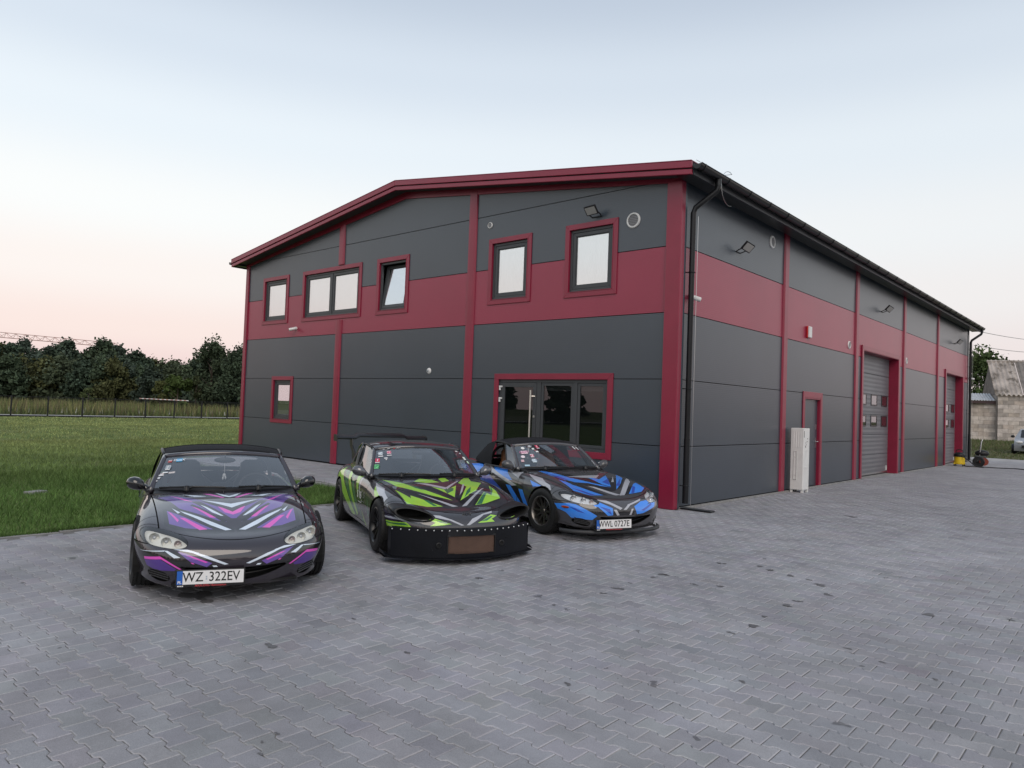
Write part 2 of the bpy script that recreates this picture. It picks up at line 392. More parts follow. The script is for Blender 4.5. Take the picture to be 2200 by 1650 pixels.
for i in range(N_IND):
    V = paver_arrays(np.zeros(2), rzs[i], dzs[i], tl[i])
    if len(variants) < 60:
        me = bpy.data.meshes.new('paver'); me.from_pydata(V.tolist(), [], PF); me.materials.append(M_paver); tint_attr(me, tints[i][None]*RINGT); variants.append(me)
    o = link('paver', variants[(i*37) % len(variants)] if i >= 60 else variants[i], pavement, (cells[i][0], cells[i][1], yard_z(cells[i][1])))
rest = range(N_IND, NP); nr = NP-N_IND
VV = np.concatenate([paver_arrays(cells[i], rzs[i], dzs[i], tl[i]) for i in rest])
nv = 3*NB
loops = np.concatenate([np.concatenate([np.array(f) for f in PF])]); ls = np.array([len(f) for f in PF])
L_all = (loops[None]+np.arange(nr)[:, None]*nv).ravel(); tot = np.tile(ls, nr); st = np.concatenate([[0], np.cumsum(tot)[:-1]])
me = bpy.data.meshes.new('pavers'); me.vertices.add(len(VV)); me.vertices.foreach_set('co', VV.astype(np.float32).ravel())
me.loops.add(len(L_all)); me.loops.foreach_set('vertex_index', L_all.astype(np.int32))
me.polygons.add(len(tot)); me.polygons.foreach_set('loop_start', st.astype(np.int32)); me.polygons.foreach_set('loop_total', tot.astype(np.int32))
me.polygons.foreach_set('use_smooth', np.zeros(len(tot), bool)); me.update(calc_edges=True); me.materials.append(M_paver); tint_attr(me, (tints[N_IND:][:, None, :]*RINGT[None]).reshape(-1, 3))
o = link('pavers', me, pavement); o['kind'] = 'stuff'
# kerb strip against the lawn: single concrete edging stones
M_kerb = mat('kerb_concrete', (0.27, 0.265, 0.26), 0.9, var=0.18, var_scale=6, bump=0.3, bump_scale=90)
kerb = MB().box(-3.965, -3.885, -13.0, -12.0, -0.2, 0.006).mesh('edging_stone', M_kerb)
kroot = link('edging', None); kroot['kind'] = 'structure'
for i in range(11):
    k_ = MB().box(-3.965, -3.889, -13.0+i*1.0+0.004, -12.0+i*1.0-0.004 if i < 10 else -2.57, yard_z(-12.5+i)-0.2, yard_z(-12.5+i)+0.004+random.uniform(-.003, .003)).build('edging_stone', M_kerb, kroot, bevel=0.006)
for i in range(9):
    MB().box(-3.97-i*1.0-0.996, -3.97-i*1.0-0.004, -2.64, -2.566, -0.25, yard_z(-2.6)+0.004+random.uniform(-.003, .003)).build('edging_stone', M_kerb, kroot, bevel=0.006)

# dark oil drips on the paving: thin irregular films lying on the blocks
from_px = [(1424,1235,.05),(1402,1241,.03),(1329,1265,.055),(1296,1275,.03),(1274,1159,.05),(1354,1253,.02),(1245,1224,.03),(1029,1242,.04),(1220,1470,.025),(874,1402,.022),(1429,1235,.05),(1407,1240,.03),(1545,1210,.035),(1556,1211,.03),(1633,1217,.04),(1655,1225,.045),(1698,1237,.045),(1738,1246,.03),(1762,1257,.06),(1547,1260,.04),(1778,1278,.05),(1691,1301,.05),(1713,1292,.04),(1642,1325,.03),(1618,1345,.05),(1996,1321,.06),(1822,1394,.025),(1895,1423,.02),(1595,1465,.025),(1829,1110,.10),(2171,1332,.03),(422,1279,.16),(440,1290,.09),(582,1388,.05),(560,1621,.016),(596,1577,.018),(563,1595,.012),(1320,1158,.05),(1214,1159,.03),(1246,1162,.025),(1190,1300,.02),(1570,1360,.03),(990,1310,.02),(760,1330,.02),(2010,1460,.02)]
_gs = np.random.default_rng(9); st_ = MB()
for (px_, py_, r_) in from_px:
    v_ = _d+_r2*(px_-1100)/FPX+_u2*(825-py_)/FPX; t_ = -CAM[2]/v_[2]; p_ = CAM+v_*t_
    for it in range(4): t_ = (yard_z(p_[1])-CAM[2])/v_[2]; p_ = CAM+v_*t_
    n_ = 14; ph = _gs.random(4)*6.28; ring_ = []
    for k in range(n_):
        a_ = 2*math.pi*k/n_; rr_ = .78*r_*(1+.35*math.sin(2*a_+ph[0])+.25*math.sin(3*a_+ph[1])+.15*math.sin(5*a_+ph[2]))
        x_, y_ = p_[0]+rr_*math.cos(a_)*1.25, p_[1]+rr_*math.sin(a_)*.8; ring_.append((x_, y_, yard_z(y_)+0.0035))
    st_.add(ring_, [tuple(range(n_))])
so_ = st_.build('oil_stains', mat('oil_film', (0.13, 0.127, 0.131), 0.6, var=0.25, var_scale=30)); so_['kind'] = 'stuff'; so_['label'] = 'dark oil drips scattered over the paving'; so_['category'] = 'stains'
# ------------------------------------------------------------------ workshop building
BW, BL = 14.52, 25.18                     # width along -x, length along +y
JZ = [0.03, 1.056, 2.206, 3.356, 4.506, 5.656, 6.85]
EAVE, SLOPE, RIDGE_X = 5.66, 0.128, -7.26
M_grey = mat('anthracite_panel', (0.046, 0.060, 0.078), 0.30, spec=0.9, var=0.06, var_scale=0.7, wave=(0.035, 0.2, 0.0010))
M_red = mat('wine_red_panel', (0.30, 0.024, 0.060), 0.32, spec=0.75, var=0.06, var_scale=0.8, wave=(0.035, 0.2, 0.0010))
M_trim = mat('wine_red_trim', (0.255, 0.013, 0.042), 0.33, spec=0.7, var=0.08, var_scale=2.5, bump=0.05, bump_scale=5)
M_dark = mat('black_steel', (0.012, 0.013, 0.015), 0.28, spec=0.5, var=0.1, var_scale=4)
M_soffit = mat('soffit_grey', (0.055, 0.058, 0.064), 0.45, var=0.05)
M_joint = mat('joint_black', (0.008, 0.008, 0.009), 0.8)
M_frame = mat('window_frame_grey', (0.055, 0.060, 0.066), 0.38, var=0.05)
M_pane = glass_mat('coated_pane', (0.004, 0.005, 0.005), refl=0.60, clear=0.80)
M_epane = glass_mat('entrance_pane', (0.004, 0.005, 0.005), refl=0.05, clear=0.40)
M_blind = mat('white_blind', (0.86, 0.87, 0.86), 0.7)
M_white = mat('white_plastic', (0.72, 0.72, 0.71), 0.4, var=0.05)
M_alu = mat('brushed_steel', (0.62, 0.62, 0.62), 0.28, metal=1.0)
M_room = mat('room_wall', (0.12, 0.12, 0.12), 0.9)
wh = thing('workshop', 'two-storey workshop hall of anthracite panels with a wine-red band', 'building')
fr = lambda a, b, d: (a, d, b)            # front wall: a = x, b = z, d = y (outside is -y)
sd = lambda a, b, d: (d, a, b)            # side wall:  a = y, b = z, d = x (outside is +x)
roof_z = lambda x: EAVE+SLOPE*(min(-x, BW+x))
G = 0.007
# openings: a0, a1, b0, b1 (clear opening in the panels)
F_OPEN = [(-13.47, -12.31, 3.87, 5.03), (-11.40, -8.96, 3.86, 5.03), (-8.14, -7.15, 3.86, 5.03), (-4.37, -3.40, 3.86, 5.04), (-2.34, -1.35, 3.86, 5.05),
          (-12.77, -11.88, 1.06, 2.16), (-4.06, -2.99, -1, 2.19), (-2.99, -1.37, 0.86, 2.19)]
COLX = [-9.74, -4.97]
def panel_pieces(ps, fn, d1, k, lab):
    bb = [(min(a for a, _ in p), max(a for a, _ in p), min(b for _, b in p), max(b for _, b in p)) for p in ps]; grp = list(range(len(ps)))
    for i in range(len(ps)):
        for j in range(i):
            p, q = bb[i], bb[j]; ox = min(p[1], q[1])-max(p[0], q[0]); oz = min(p[3], q[3])-max(p[2], q[2])
            if ox > -1e-6 and oz > -1e-6 and (ox > 1e-3 or oz > 1e-3): old = grp[i]; grp = [grp[j] if g_ == old else g_ for g_ in grp]
    for g_ in set(grp):
        mb = MB(); tlt = random.uniform(-.004, .004); tl2 = 0.0
        for p, gg in zip(ps, grp):
            if gg == g_: mb.prism(p, lambda a, b, d: fn(a, b, d+(tlt*(b-JZ[k]-.55)+tl2*(a-p[0][0]))*(1 if d1 > 0 else -1)), 0.0, d1)
        o = mb.build('wall_panel', M_red if k == 3 else M_grey, wh)
        if k == 3: o['label'] = lab
bays = [(-BW, COLX[0]), (COLX[0], COLX[1]), (COLX[1], 0.0)]
for (a0, a1) in bays:
    for k in range(6):
        z0, z1 = JZ[k]+G, JZ[k+1]-G
        poly = [(a0+0.01, z0), (a1-0.01, z0), (a1-0.01, z1), (a0+0.01, z1)]
        poly = clip_convex(poly, SLOPE, -1, EAVE+SLOPE*BW-0.02); poly = clip_convex(poly, -SLOPE, -1, EAVE-0.02)
        if len(poly) < 3 or area(poly) < 0.02: continue
        ps = [poly]
        for r in F_OPEN: ps = subtract_rect(ps, r)
        panel_pieces(ps, fr, 0.07, k, 'wine-red front wall panel')
YB = [0.0, 4.72, 9.76, 14.68, 19.43, BL]
S_OPEN = [(6.02, 7.07, -1, 2.10), (10.36, 13.98, -1, 3.56), (20.82, 23.98, -1, 3.56)]
for i in range(5):
    for k in range(5):
        z0, z1 = JZ[k]+G, min(JZ[k+1]-G, EAVE)
        ps = [[(YB[i]+0.01, z0), (YB[i+1]-0.01, z0), (YB[i+1]-0.01, z1), (YB[i]+0.01, z1)]]
        for r in S_OPEN: ps = subtract_rect(ps, r)
        panel_pieces(ps, sd, -0.07, k, 'wine-red side wall panel')
# black backing behind the joints, left and rear walls
mb = MB()
for ps, fn, d0, d1 in ((F_OPEN, fr, 0.045, 0.065), (S_OPEN, sd, -0.045, -0.065)):
    if fn is fr: poly = [(-BW+.02, 0.0), (-.02, 0.0), (-.02, EAVE-.03), (RIDGE_X, roof_z(RIDGE_X)-.03), (-BW+.02, EAVE-.03)]
    else: poly = [(0.02, 0.0), (BL-.02, 0.0), (BL-.02, EAVE-.03), (0.02, EAVE-.03)]
    pp = [poly]
    for r in ps: pp = subtract_rect(pp, (r[0]-.002, r[1]+.002, r[2], r[3]+.002))
    for p in pp: mb.prism(p, fn, d0, d1)
mb.build('joint_backing', M_joint, wh)
mb = MB(); mb.box(-BW, -BW+0.07, 0.1, BL, 0.0, EAVE); mb.prism([(-BW+.08, 0), (-.08, 0), (-.08, EAVE-.04), (RIDGE_X, roof_z(RIDGE_X)-.04), (-BW+.08, EAVE-.04)], fr, BL-0.07, BL)
mb.build('rear_wall', M_grey, wh)
# interior boxes behind the glazing so the panes look into rooms
mb = MB(); mb.box(-14.0, -0.4, 3.2, 3.26, 0.02, 5.5); mb.box(-14.0, -0.4, 0.12, 3.2, 2.75, 2.85); mb.box(-14.0, -0.4, 0.12, 3.2, -0.05, 0.015)
mb.build('interior_partition', M_room, wh)
# vertical cover strips
for x in COLX:
    if x < -8: segs = [(0.02, 3.72), (5.15, roof_z(x)-0.05)]
    else: segs = [(0.02, roof_z(x)-0.05)]
    for z0, z1 in segs:
        mb = MB(); mb.prism([(x-0.125, 0.0), (x-0.105, -0.035), (x-0.05, -0.04), (x+0.05, -0.04), (x+0.105, -0.035), (x+0.125, 0.0)], lambda a, b, d: (a, b-0.002, d), z0, z1)
        mb.build('cover_strip', M_trim, wh, bevel=0.006)
for y in YB[1:5]:
    mb = MB(); mb.prism([(y-0.125, 0.0), (y-0.10, 0.04), (y+0.10, 0.04), (y+0.125, 0.0)], lambda a, b, d: (b+0.002, a, d), 0.02, EAVE-0.02)
    mb.build('cover_strip', M_trim, wh, bevel=0.006)
MB().box(-0.235, 0.055, -0.055, 0.085, 0.0, 5.60).build('corner_post', M_trim, wh, bevel=0.012)
MB().box(-0.02, 0.05, 0.089, 0.155, 0.0, 5.60).build('corner_post', M_grey, wh, bevel=0.01)
MB().box(-BW-0.05, -BW+0.11, -0.04, 0.12, 0.0, 5.66).build('corner_post', M_trim, wh, bevel=0.012)
MB().box(-0.08, 0.03, BL-0.10, BL+0.03, 0.0, 5.62).build('corner_post', M_grey, wh, bevel=0.012)
# concrete plinth edge along the side wall
for i in range(25):
    if 10.2 < i+0.6 < 14.2 or 20.6 < i+.6 < 24.2: continue
    MB().box(0.006, 0.085, 0.2+i+.003, 1.2+i-.003, -0.05, 0.022).build('plinth_edge', M_kerb, wh, bevel=0.005)
# sloping trim under the roof edge on the gable
for s in (-1, 1):
    xa = RIDGE_X; xb = 0.06 if s > 0 else -BW-0.06
    za, zb = roof_z(RIDGE_X)-0.02, EAVE-0.0
    mb = MB(); mb.prism([(xa, za-0.10), (xb, zb-0.10), (xb, zb+0.12), (xa, za+0.12)], fr, -0.03, 0.02); mb.build('gable_trim', M_trim, wh, bevel=0.004)
# roof: sandwich panels with overhang, fascia in two folds, gutter
OV, OH = 0.38, 0.36
ROOFTOP = 6.80; rs = (ROOFTOP-5.76)/(RIDGE_X*-1+OV)
def rz(x): return ROOFTOP-rs*abs(x-RIDGE_X)
for s in (-1, 1):
    xe = RIDGE_X+s*(7.26+OV)
    MB().prism([(RIDGE_X, rz(RIDGE_X)-0.17), (xe, rz(xe)-0.17), (xe, rz(xe)-0.035), (RIDGE_X, rz(RIDGE_X)-0.035)], fr, -OH+0.03, BL+0.3).build('roof_panel', M_soffit, wh)
    MB().prism([(RIDGE_X, rz(RIDGE_X)-0.10), (xe, rz(xe)-0.10), (xe, rz(xe)+0.015), (RIDGE_X, rz(RIDGE_X)+0.015)], fr, -OH-0.012, -OH+0.04).build('fascia', M_trim, wh, bevel=0.008)
    MB().prism([(RIDGE_X, rz(RIDGE_X)-0.205), (xe, rz(xe)-0.205), (xe, rz(xe)-0.118), (RIDGE_X, rz(RIDGE_X)-0.118)], fr, -OH+0.004, -OH+0.05).build('fascia', M_trim, wh, bevel=0.008)
    MB().prism([(RIDGE_X, rz(RIDGE_X)-0.12), (xe, rz(xe)-0.12), (xe, rz(xe)-0.098), (RIDGE_X, rz(RIDGE_X)-0.098)], fr, -OH+0.014, -OH+0.045).build('fascia_groove', M_joint, wh)
    # top capping
    MB().prism([(RIDGE_X, rz(RIDGE_X)+0.018), (xe, rz(xe)+0.018), (xe, rz(xe)+0.03), (RIDGE_X, rz(RIDGE_X)+0.03)], fr, -OH-0.014, -OH+0.25).build('ridge_cap', M_trim, wh)
    # eave board, then gutter
    zg = rz(xe)-0.04
    b0, b1 = (xe-0.02, xe+0.012) if s > 0 else (xe-0.012, xe+0.02)
    MB().box(b0, b1, -OH+0.06, BL+0.3, zg-0.16, zg+0.02).build('eave_board', M_soffit, wh)
    x0, x1 = (0.07, xe-0.025) if s > 0 else (xe+0.025, -BW-0.07)
    MB().box(x0, x1, -OH+0.07, BL+0.28, EAVE-0.075, EAVE-0.055).build('soffit', M_dark, wh)
    gx = xe+s*0.095
    prof = [(gx+0.078*math.cos(a), zg-0.01+0.078*math.sin(a)) for a in np.linspace(math.pi, 2*math.pi, 13)]
    prof2 = [(gx+0.072*math.cos(a), zg-0.01+0.072*math.sin(a)) for a in np.linspace(2*math.pi, math.pi, 13)]
    mb = MB(); ring = prof+prof2; n = len(ring)
    mb.add([(a, -OH+0.02, b) for a, b in ring]+[(a, BL+0.34, b) for a, b in ring], [(i, (i+1) % n, (i+1) % n+n, i+n) for i in range(n)])
    for yy in (-OH+0.012, BL+0.335): mb.prism(prof, lambda a, b, d: (a, d, b), yy, yy+0.012)
    mb.tube([(gx+s*0.078, -OH+0.02, zg-0.005), (gx+s*0.078, BL+0.34, zg-0.005)], 0.011, 6)
    gut = mb.build('gutter', M_dark, wh, smooth=False, auto=True)
    if s > 0:
        for i in range(29):
            y = -0.2+i*0.9; mb = MB()
            mb.tube([(gx+0.084*math.cos(a), y, zg-0.01+0.084*math.sin(a)) for a in np.linspace(math.pi, 2*math.pi+0.2, 9)], 0.010, 5)
            mb.build('gutter_bracket', M_dark, gut)
        for i in range(27):
            y = 0.1+i*0.95; MB().tube([(gx-0.10, y, zg+0.0), (gx-0.10, y, zg+0.12)], 0.006, 5).build('wire_standoff', M_dark, gut)
        MB().tube([(gx-0.10, -0.2, zg+0.115), (gx-0.10, BL+0.2, zg+0.115)], 0.004, 5).build('lightning_wire', M_alu, gut)
        XG, ZG = gx, zg
# downpipes
def downpipe(y, ytop, loop):
    mb = MB(); px = 0.115
    pth = [(XG, ytop, ZG-0.06), (XG, ytop, ZG-0.20), (XG-0.02, ytop-0.01, ZG-0.27), (px+0.03, y+0.01, ZG-0.55), (px, y, ZG-0.64), (px, y, 1.2)]
    mb.tube(pth, 0.048, 14); mb.tube([(px, y, 1.2), (px, y, 0.10)], 0.053, 14); mb.tube([(XG, ytop, ZG-0.07), (XG, ytop, ZG-0.19)], 0.056, 14)
    o = mb.build('downpipe', M_dark, wh, auto=True)
    for z in (0.4, 2.05, 4.05):
        b = MB(); b.tube([(px+0.058*math.cos(a), y+0.058*math.sin(a), z) for a in np.linspace(0, 2*math.pi, 13)[:-1]], 0.008, 5, closed=True); b.tube([(0.0, y-0.06, z), (px, y-0.055, z)], 0.009, 6)
        b.build('pipe_clip', M_dark, o)
    MB().tube([(px+.075, y+0.04, 0.05), (px+.072, y+0.045, 2.5), (px+.075, y+0.04, ZG-0.7)], 0.004, 6).build('earthing_wire', M_alu, o)
    return o
dp = downpipe(0.245, 0.42, True)
MB().box(0.06, 0.62, 0.17, 0.33, 0.006, 0.03).build('drain_channel', M_dark, dp, bevel=0.006)
a = np.linspace(-2.2, 1.9, 40)
MB().tube([(XG-0.10, 0.75, ZG+0.1)]+[(XG-0.02, 0.78+0.30*math.cos(t)*-1+0.1, ZG-0.12+0.30*math.sin(t)) for t in np.linspace(1.9, -1.9, 30)][::1], 0.005, 6).build('cable_loop', M_alu, dp)
downpipe(BL-0.18, BL+0.05, False)
MB().tube([(0.06, BL-.36, 0.05), (0.06, BL-.36, 5.4)], 0.006, 6).build('earthing_wire', M_alu, wh)

# ------------------------------------------------------------------ windows and doors
def ring(mb, o, i, fn, d0, d1, mi=0):
    """rectangular frame between outer rect o and inner rect i (a0,a1,b0,b1) with mitred corners"""
    O = [(o[0], o[2]), (o[1], o[2]), (o[1], o[3]), (o[0], o[3])]; I = [(i[0], i[2]), (i[1], i[2]), (i[1], i[3]), (i[0], i[3])]
    for k in range(4): mb.prism([O[k], O[(k+1) % 4], I[(k+1) % 4], I[k]], fn, d0, d1, mi)
def inset(r, t): return (r[0]+t, r[1]-t, r[2]+t, r[3]-t)
def window(r, fn, sgn, blind=0.0, tilt=None, mull=None):
    """r: opening; sgn = outward direction of d"""
    f = MB(); ring(f, inset(r, 0.003), inset(r, 0.055), fn, sgn*-0.02, -sgn*0.075)
    cells = [inset(r, 0.058)]
    if mull is not None:
        f.prism([(mull-0.035, r[2]+.055), (mull+0.035, r[2]+.055), (mull+0.035, r[3]-.055), (mull-0.035, r[3]-.055)], fn, sgn*-0.015, -sgn*0.075)
        cells = [(r[0]+.058, mull-.038, r[2]+.058, r[3]-.058), (mull+.038, r[1]-.058, r[2]+.058, r[3]-.058)]
    w = f.build('window', M_frame, wh, bevel=0.004)
    t = MB(); ring(t, (r[0]-.105, r[1]+.105, r[2]-.105, r[3]+.105), (r[0]-.002, r[1]+.002, r[2]-.002, r[3]+.002), fn, sgn*0.022, -sgn*0.001)
    ring(t, (r[0]-.012, r[1]+.012, r[2]-.012, r[3]+.012), (r[0]+.001, r[1]-.001, r[2]+.001, r[3]-.001), fn, sgn*0.03, -sgn*0.06)
    t.build('trim', M_trim, w, bevel=0.004)
    for ci, c in enumerate(cells):
        sash = MB(); ring(sash, c, inset(c, 0.065), fn, -sgn*0.03, -sgn*0.08); ring(sash, inset(c, 0.066), inset(c, 0.082), fn, -sgn*0.042, -sgn*0.075)
        so = sash.build('sash', M_frame, w, bevel=0.004)
        p = inset(c, 0.08)
        po = MB().prism([(p[0], p[2]), (p[1], p[2]), (p[1], p[3]), (p[0], p[3])], fn, -sgn*0.055, -sgn*0.062).build('pane', M_pane, w)
        if tilt:
            for q in (so, po):
                piv = Vector(fn(p[0], c[2], -sgn*0.06)); ax = Vector((1, 0, 0)) if fn is fr else Vector((0, 1, 0))
                q.matrix_local = Matrix.Translation(piv) @ Matrix.Rotation(tilt, 4, ax) @ Matrix.Translation(-piv)
        if blind:
            bz = c[3]-(c[3]-c[2])*blind
            MB().grid([[fn(x_, z_, -sgn*(0.13+0.007*math.sin(x_*46+2.2*math.sin(x_*7)))) for x_ in np.linspace(c[0]+.03, c[1]-.03, 60)] for z_ in (bz, c[3]-.03)]).build('blind', M_blind, w, smooth=True)
    return w
window(F_OPEN[0], fr, -1, blind=1.0); window(F_OPEN[1], fr, -1, blind=1.0, mull=-10.18)
tw = window(F_OPEN[2], fr, -1, tilt=R(-7.5)); tw['label'] = 'small window tilted inwards'
window(F_OPEN[3], fr, -1, blind=1.0); window(F_OPEN[4], fr, -1, blind=1.0); window(F_OPEN[5], fr, -1, blind=0.62)
# entrance: glazed door leaf + two side lights in one surround
O = (-4.06, -1.37, 0.86, 2.19)
ent = MB(); ent.prism([(-2.99, .86), (-1.37, .86), (-1.37, .915), (-2.99, .915)], fr, 0.02, 0.08)
for a0, a1 in ((-4.057, -4.0), (-3.06, -2.955), (-2.16, -2.07), (-1.43, -1.373)):
    ent.prism([(a0, 0.02 if a0 < -2.99 else .915), (a1, 0.02 if a0 < -3.5 else .915), (a1, 2.13), (a0, 2.13)], fr, 0.02, 0.08)
ent.prism([(-4.057, 2.13), (-1.373, 2.13), (-1.373, 2.187), (-4.057, 2.187)], fr, 0.02, 0.08)
ent_o = ent.build('entrance_glazing', M_frame, wh, bevel=0.004)
t = MB()
for p in ([(-4.18, 2.192), (-4.06, 2.192), (-4.06, 0.0), (-4.18, 0.0)], [(-4.18, 2.31), (-1.25, 2.31), (-1.37, 2.192), (-4.06, 2.192), (-4.18, 2.192)],
          [(-1.37, 2.192), (-1.25, 2.31), (-1.25, 0.735), (-1.37, 0.858)], [(-2.985, 0.735), (-2.985, 0.858), (-1.37, 0.858), (-1.25, 0.735)], [(-2.985, 0.0), (-2.985, 0.735), (-2.90, 0.735), (-2.90, 0.0)]):
    t.prism(p, fr, -0.022, 0.001)
t.build('trim', M_trim, ent_o, bevel=0.004)
for c in ((-2.95, -2.165, .92, 2.125), (-2.065, -1.435, .92, 2.125)):
    m_ = MB(); ring(m_, c, inset(c, 0.055), fr, 0.03, 0.07); m_.build('sash', M_frame, ent_o, bevel=0.004)
    p = inset(c, .05); MB().prism([(p[0], p[2]), (p[1], p[2]), (p[1], p[3]), (p[0], p[3])], fr, 0.045, 0.052).build('pane', M_epane, ent_o)
    MB().box(p[0]-.02, p[1]+.02, 0.10, 0.104, 1.98, p[3]).build('blind', M_blind, ent_o)
leaf = (-3.995, -3.065, 0.03, 2.125); m_ = MB(); ring(m_, leaf, inset(leaf, 0.085), fr, 0.012, 0.07)
door = m_.build('entrance_door', M_frame, wh, bevel=0.004)
p = inset(leaf, .08); MB().prism([(p[0], p[2]), (p[1], p[2]), (p[1], p[3]), (p[0], p[3])], fr, 0.035, 0.042).build('pane', M_epane, door)
h = MB(); h.tube([(-3.16, -0.05, 0.75), (-3.16, -0.05, 1.98)], 0.017, 10)
for z in (0.9, 1.86): h.tube([(-3.16, -0.05, z), (-3.10, 0.015, z)], 0.010, 8)
h.build('pull_handle', mat('steel_satin', (0.75, 0.72, 0.66), 0.35, metal=0.9), door, auto=True)
MB().lathe([(0.0, -0.004), (0.024, -0.004), (0.024, 0.014)], 14, 'y', (-3.105, 0.0, 1.46)).build('lock', M_alu, door)
for z in (1.80, 2.04): MB().box(-4.04, -3.965, -0.022, 0.01, z-0.01, z+0.025).box(-4.04, -4.005, -0.020, 0.01, z-0.07, z-0.01).build('hinge', M_white, door, bevel=0.003)
# side personnel door
leaf = (6.025, 7.065, 0.02, 2.095); m_ = MB().prism([(leaf[0]+.03, leaf[2]), (leaf[1]-.03, leaf[2]), (leaf[1]-.03, leaf[3]-.03), (leaf[0]+.03, leaf[3]-.03)], sd, -0.10, -0.05)
sdoor = m_.build('side_door', M_grey, wh, bevel=0.003); 
m_ = MB()
for pz in ([(5.90, 0.0), (6.02, 0.0), (6.02, 2.10), (5.90, 2.24)], [(7.07, 0.0), (7.19, 0.0), (7.19, 2.24), (7.07, 2.10)], [(5.90, 2.24), (6.02, 2.10), (7.07, 2.10), (7.19, 2.24)]):
    m_.prism(pz, sd, 0.022, 0.001)
m_.prism([(6.02, 0), (6.05, 0), (6.05, 2.1), (6.02, 2.1)], sd, 0.015, -0.11); m_.prism([(7.04, 0), (7.07, 0), (7.07, 2.1), (7.04, 2.1)], sd, 0.015, -0.11); m_.prism([(6.05, 2.07), (7.04, 2.07), (7.04, 2.1), (6.05, 2.1)], sd, 0.015, -0.11)
m_.build('trim', M_trim, sdoor, bevel=0.004)
h = MB(); h.box(-0.05, -0.042, 6.93, 6.975, 0.92, 1.16); h.box(-0.05, -0.042, 6.93, 6.975, 1.36, 1.48); h.tube([(-0.045, 6.95, 1.07), (0.01, 6.95, 1.07), (0.01, 6.83, 1.07)], 0.010, 8); h.build('handle', M_alu, sdoor)
for z in (0.35, 1.75): MB().box(-0.05, -0.03, 6.04, 6.07, z, z+.1).build('hinge', M_alu, sdoor)
# sectional gates
M_sect = mat('gate_grey', (0.15, 0.155, 0.17), 0.42, var=0.08, var_scale=1.5, wave=(0.125, 0.5, 0.004))
M_gpane = glass_mat('gate_pane', (0.03, 0.02, 0.02), refl=0.08, clear=0.35)
def gate(y0, y1, z1):
    g = link('sectional_gate', None, wh); D = -0.24; n = 6; hgt = z1/n
    for k in range(n):
        s_ = MB().prism([(y0+.02, 0.02+k*hgt+.004), (y1-.02, 0.02+k*hgt+.004), (y1-.02, 0.02+(k+1)*hgt-.004), (y0+.02, 0.02+(k+1)*hgt-.004)], sd, D, D-0.05)
        so = s_.build('gate_section', M_sect, g, bevel=0.008)
    MB().box(D-0.03, D+0.012, y0+.02, y1-.02, 0.03, 0.075).build('bottom_rail', M_alu, g)
    n = 3
    for zc in (1.61, 2.23):
        for i in range(n):
            yc = y1-0.52-i*1.07; r = (yc-.30, yc+.30, zc-.165, zc+.165)
            f = MB(); ring(f, r, inset(r, 0.035), sd, D+0.016, D-0.001); fo = f.build('gate_window', M_dark, g, bevel=0.004)
            p = inset(r, .03); MB().prism([(p[0], p[2]), (p[1], p[2]), (p[1], p[3]), (p[0], p[3])], sd, D+0.004, D+0.008).build('pane', M_gpane, fo)
    t = MB()
    for pz in ([(y0-.13, 0.0), (y0, 0.0), (y0, z1), (y0-.13, z1+.13)], [(y1, 0.0), (y1+.13, 0.0), (y1+.13, z1+.13), (y1, z1)], [(y0-.13, z1+.13), (y0, z1), (y1, z1), (y1+.13, z1+.13)]): t.prism(pz, sd, 0.04, 0.001)
    t.prism([(y0, 0), (y0+.018, 0), (y0+.018, z1), (y0, z1)], sd, 0.035, D-.06); t.prism([(y1-.018, 0), (y1, 0), (y1, z1), (y1-.018, z1)], sd, 0.035, D-.06)
    t.prism([(y0+.018, z1-.018), (y1-.018, z1-.018), (y1-.018, z1), (y0+.018, z1)], sd, 0.035, D-.06)
    t.build('gate_surround', M_trim, g, bevel=0.005)
    MB().box(D-.6, 0.0, y0, y1, -.04, -.003).build('threshold', M_kerb, g)
    MB().box(D+.0, D+.03, y1-.22, y1-.18, 0.10, 0.24).build('latch', M_white, g)
    MB().box(-.9, -.88, y0-.2, y1+.2, 0, z1+.2).build('gate_backing', M_joint, g)
gate(10.36, 13.98, 3.56); gate(20.82, 23.98, 3.56)
# round vents
def vent(a, z, r, fn, sgn, axis):
    c = fn(a, z, 0.0); mb = MB(); mb.lathe([(r*0.78, sgn*0.004), (r*0.80, sgn*0.030), (r, sgn*0.022), (r*1.03, 0.0)], 28, axis, c)
    o = mb.build('round_vent', M_white, wh, smooth=True)
    lou = MB(); lou.lathe([(0.0, sgn*0.006), (r*0.8, sgn*0.006)], 28, axis, c)
    for k in range(-3, 4):
        zz = k*r*0.22; hw = math.sqrt(max(0, (r*.78)**2-zz*zz))
        lou.prism([(a-hw, z+zz-0.006), (a+hw, z+zz-0.006), (a+hw, z+zz+.006), (a-hw, z+zz+.006)], fn, sgn*0.018, sgn*0.007)
    lou.build('louvre', mat('vent_grey', (0.22, 0.22, 0.23), 0.35, metal=0.4), o)
vent(-4.47, 5.45, 0.065, fr, -1, 'y'); vent(-0.93, 5.05, 0.138, fr, -1, 'y')
vent(3.94, 5.31, 0.13, sd, 1, 'x'); vent(9.16, 3.59, 0.10, sd, 1, 'x'); vent(14.99, 3.59, 0.10, sd, 1, 'x')

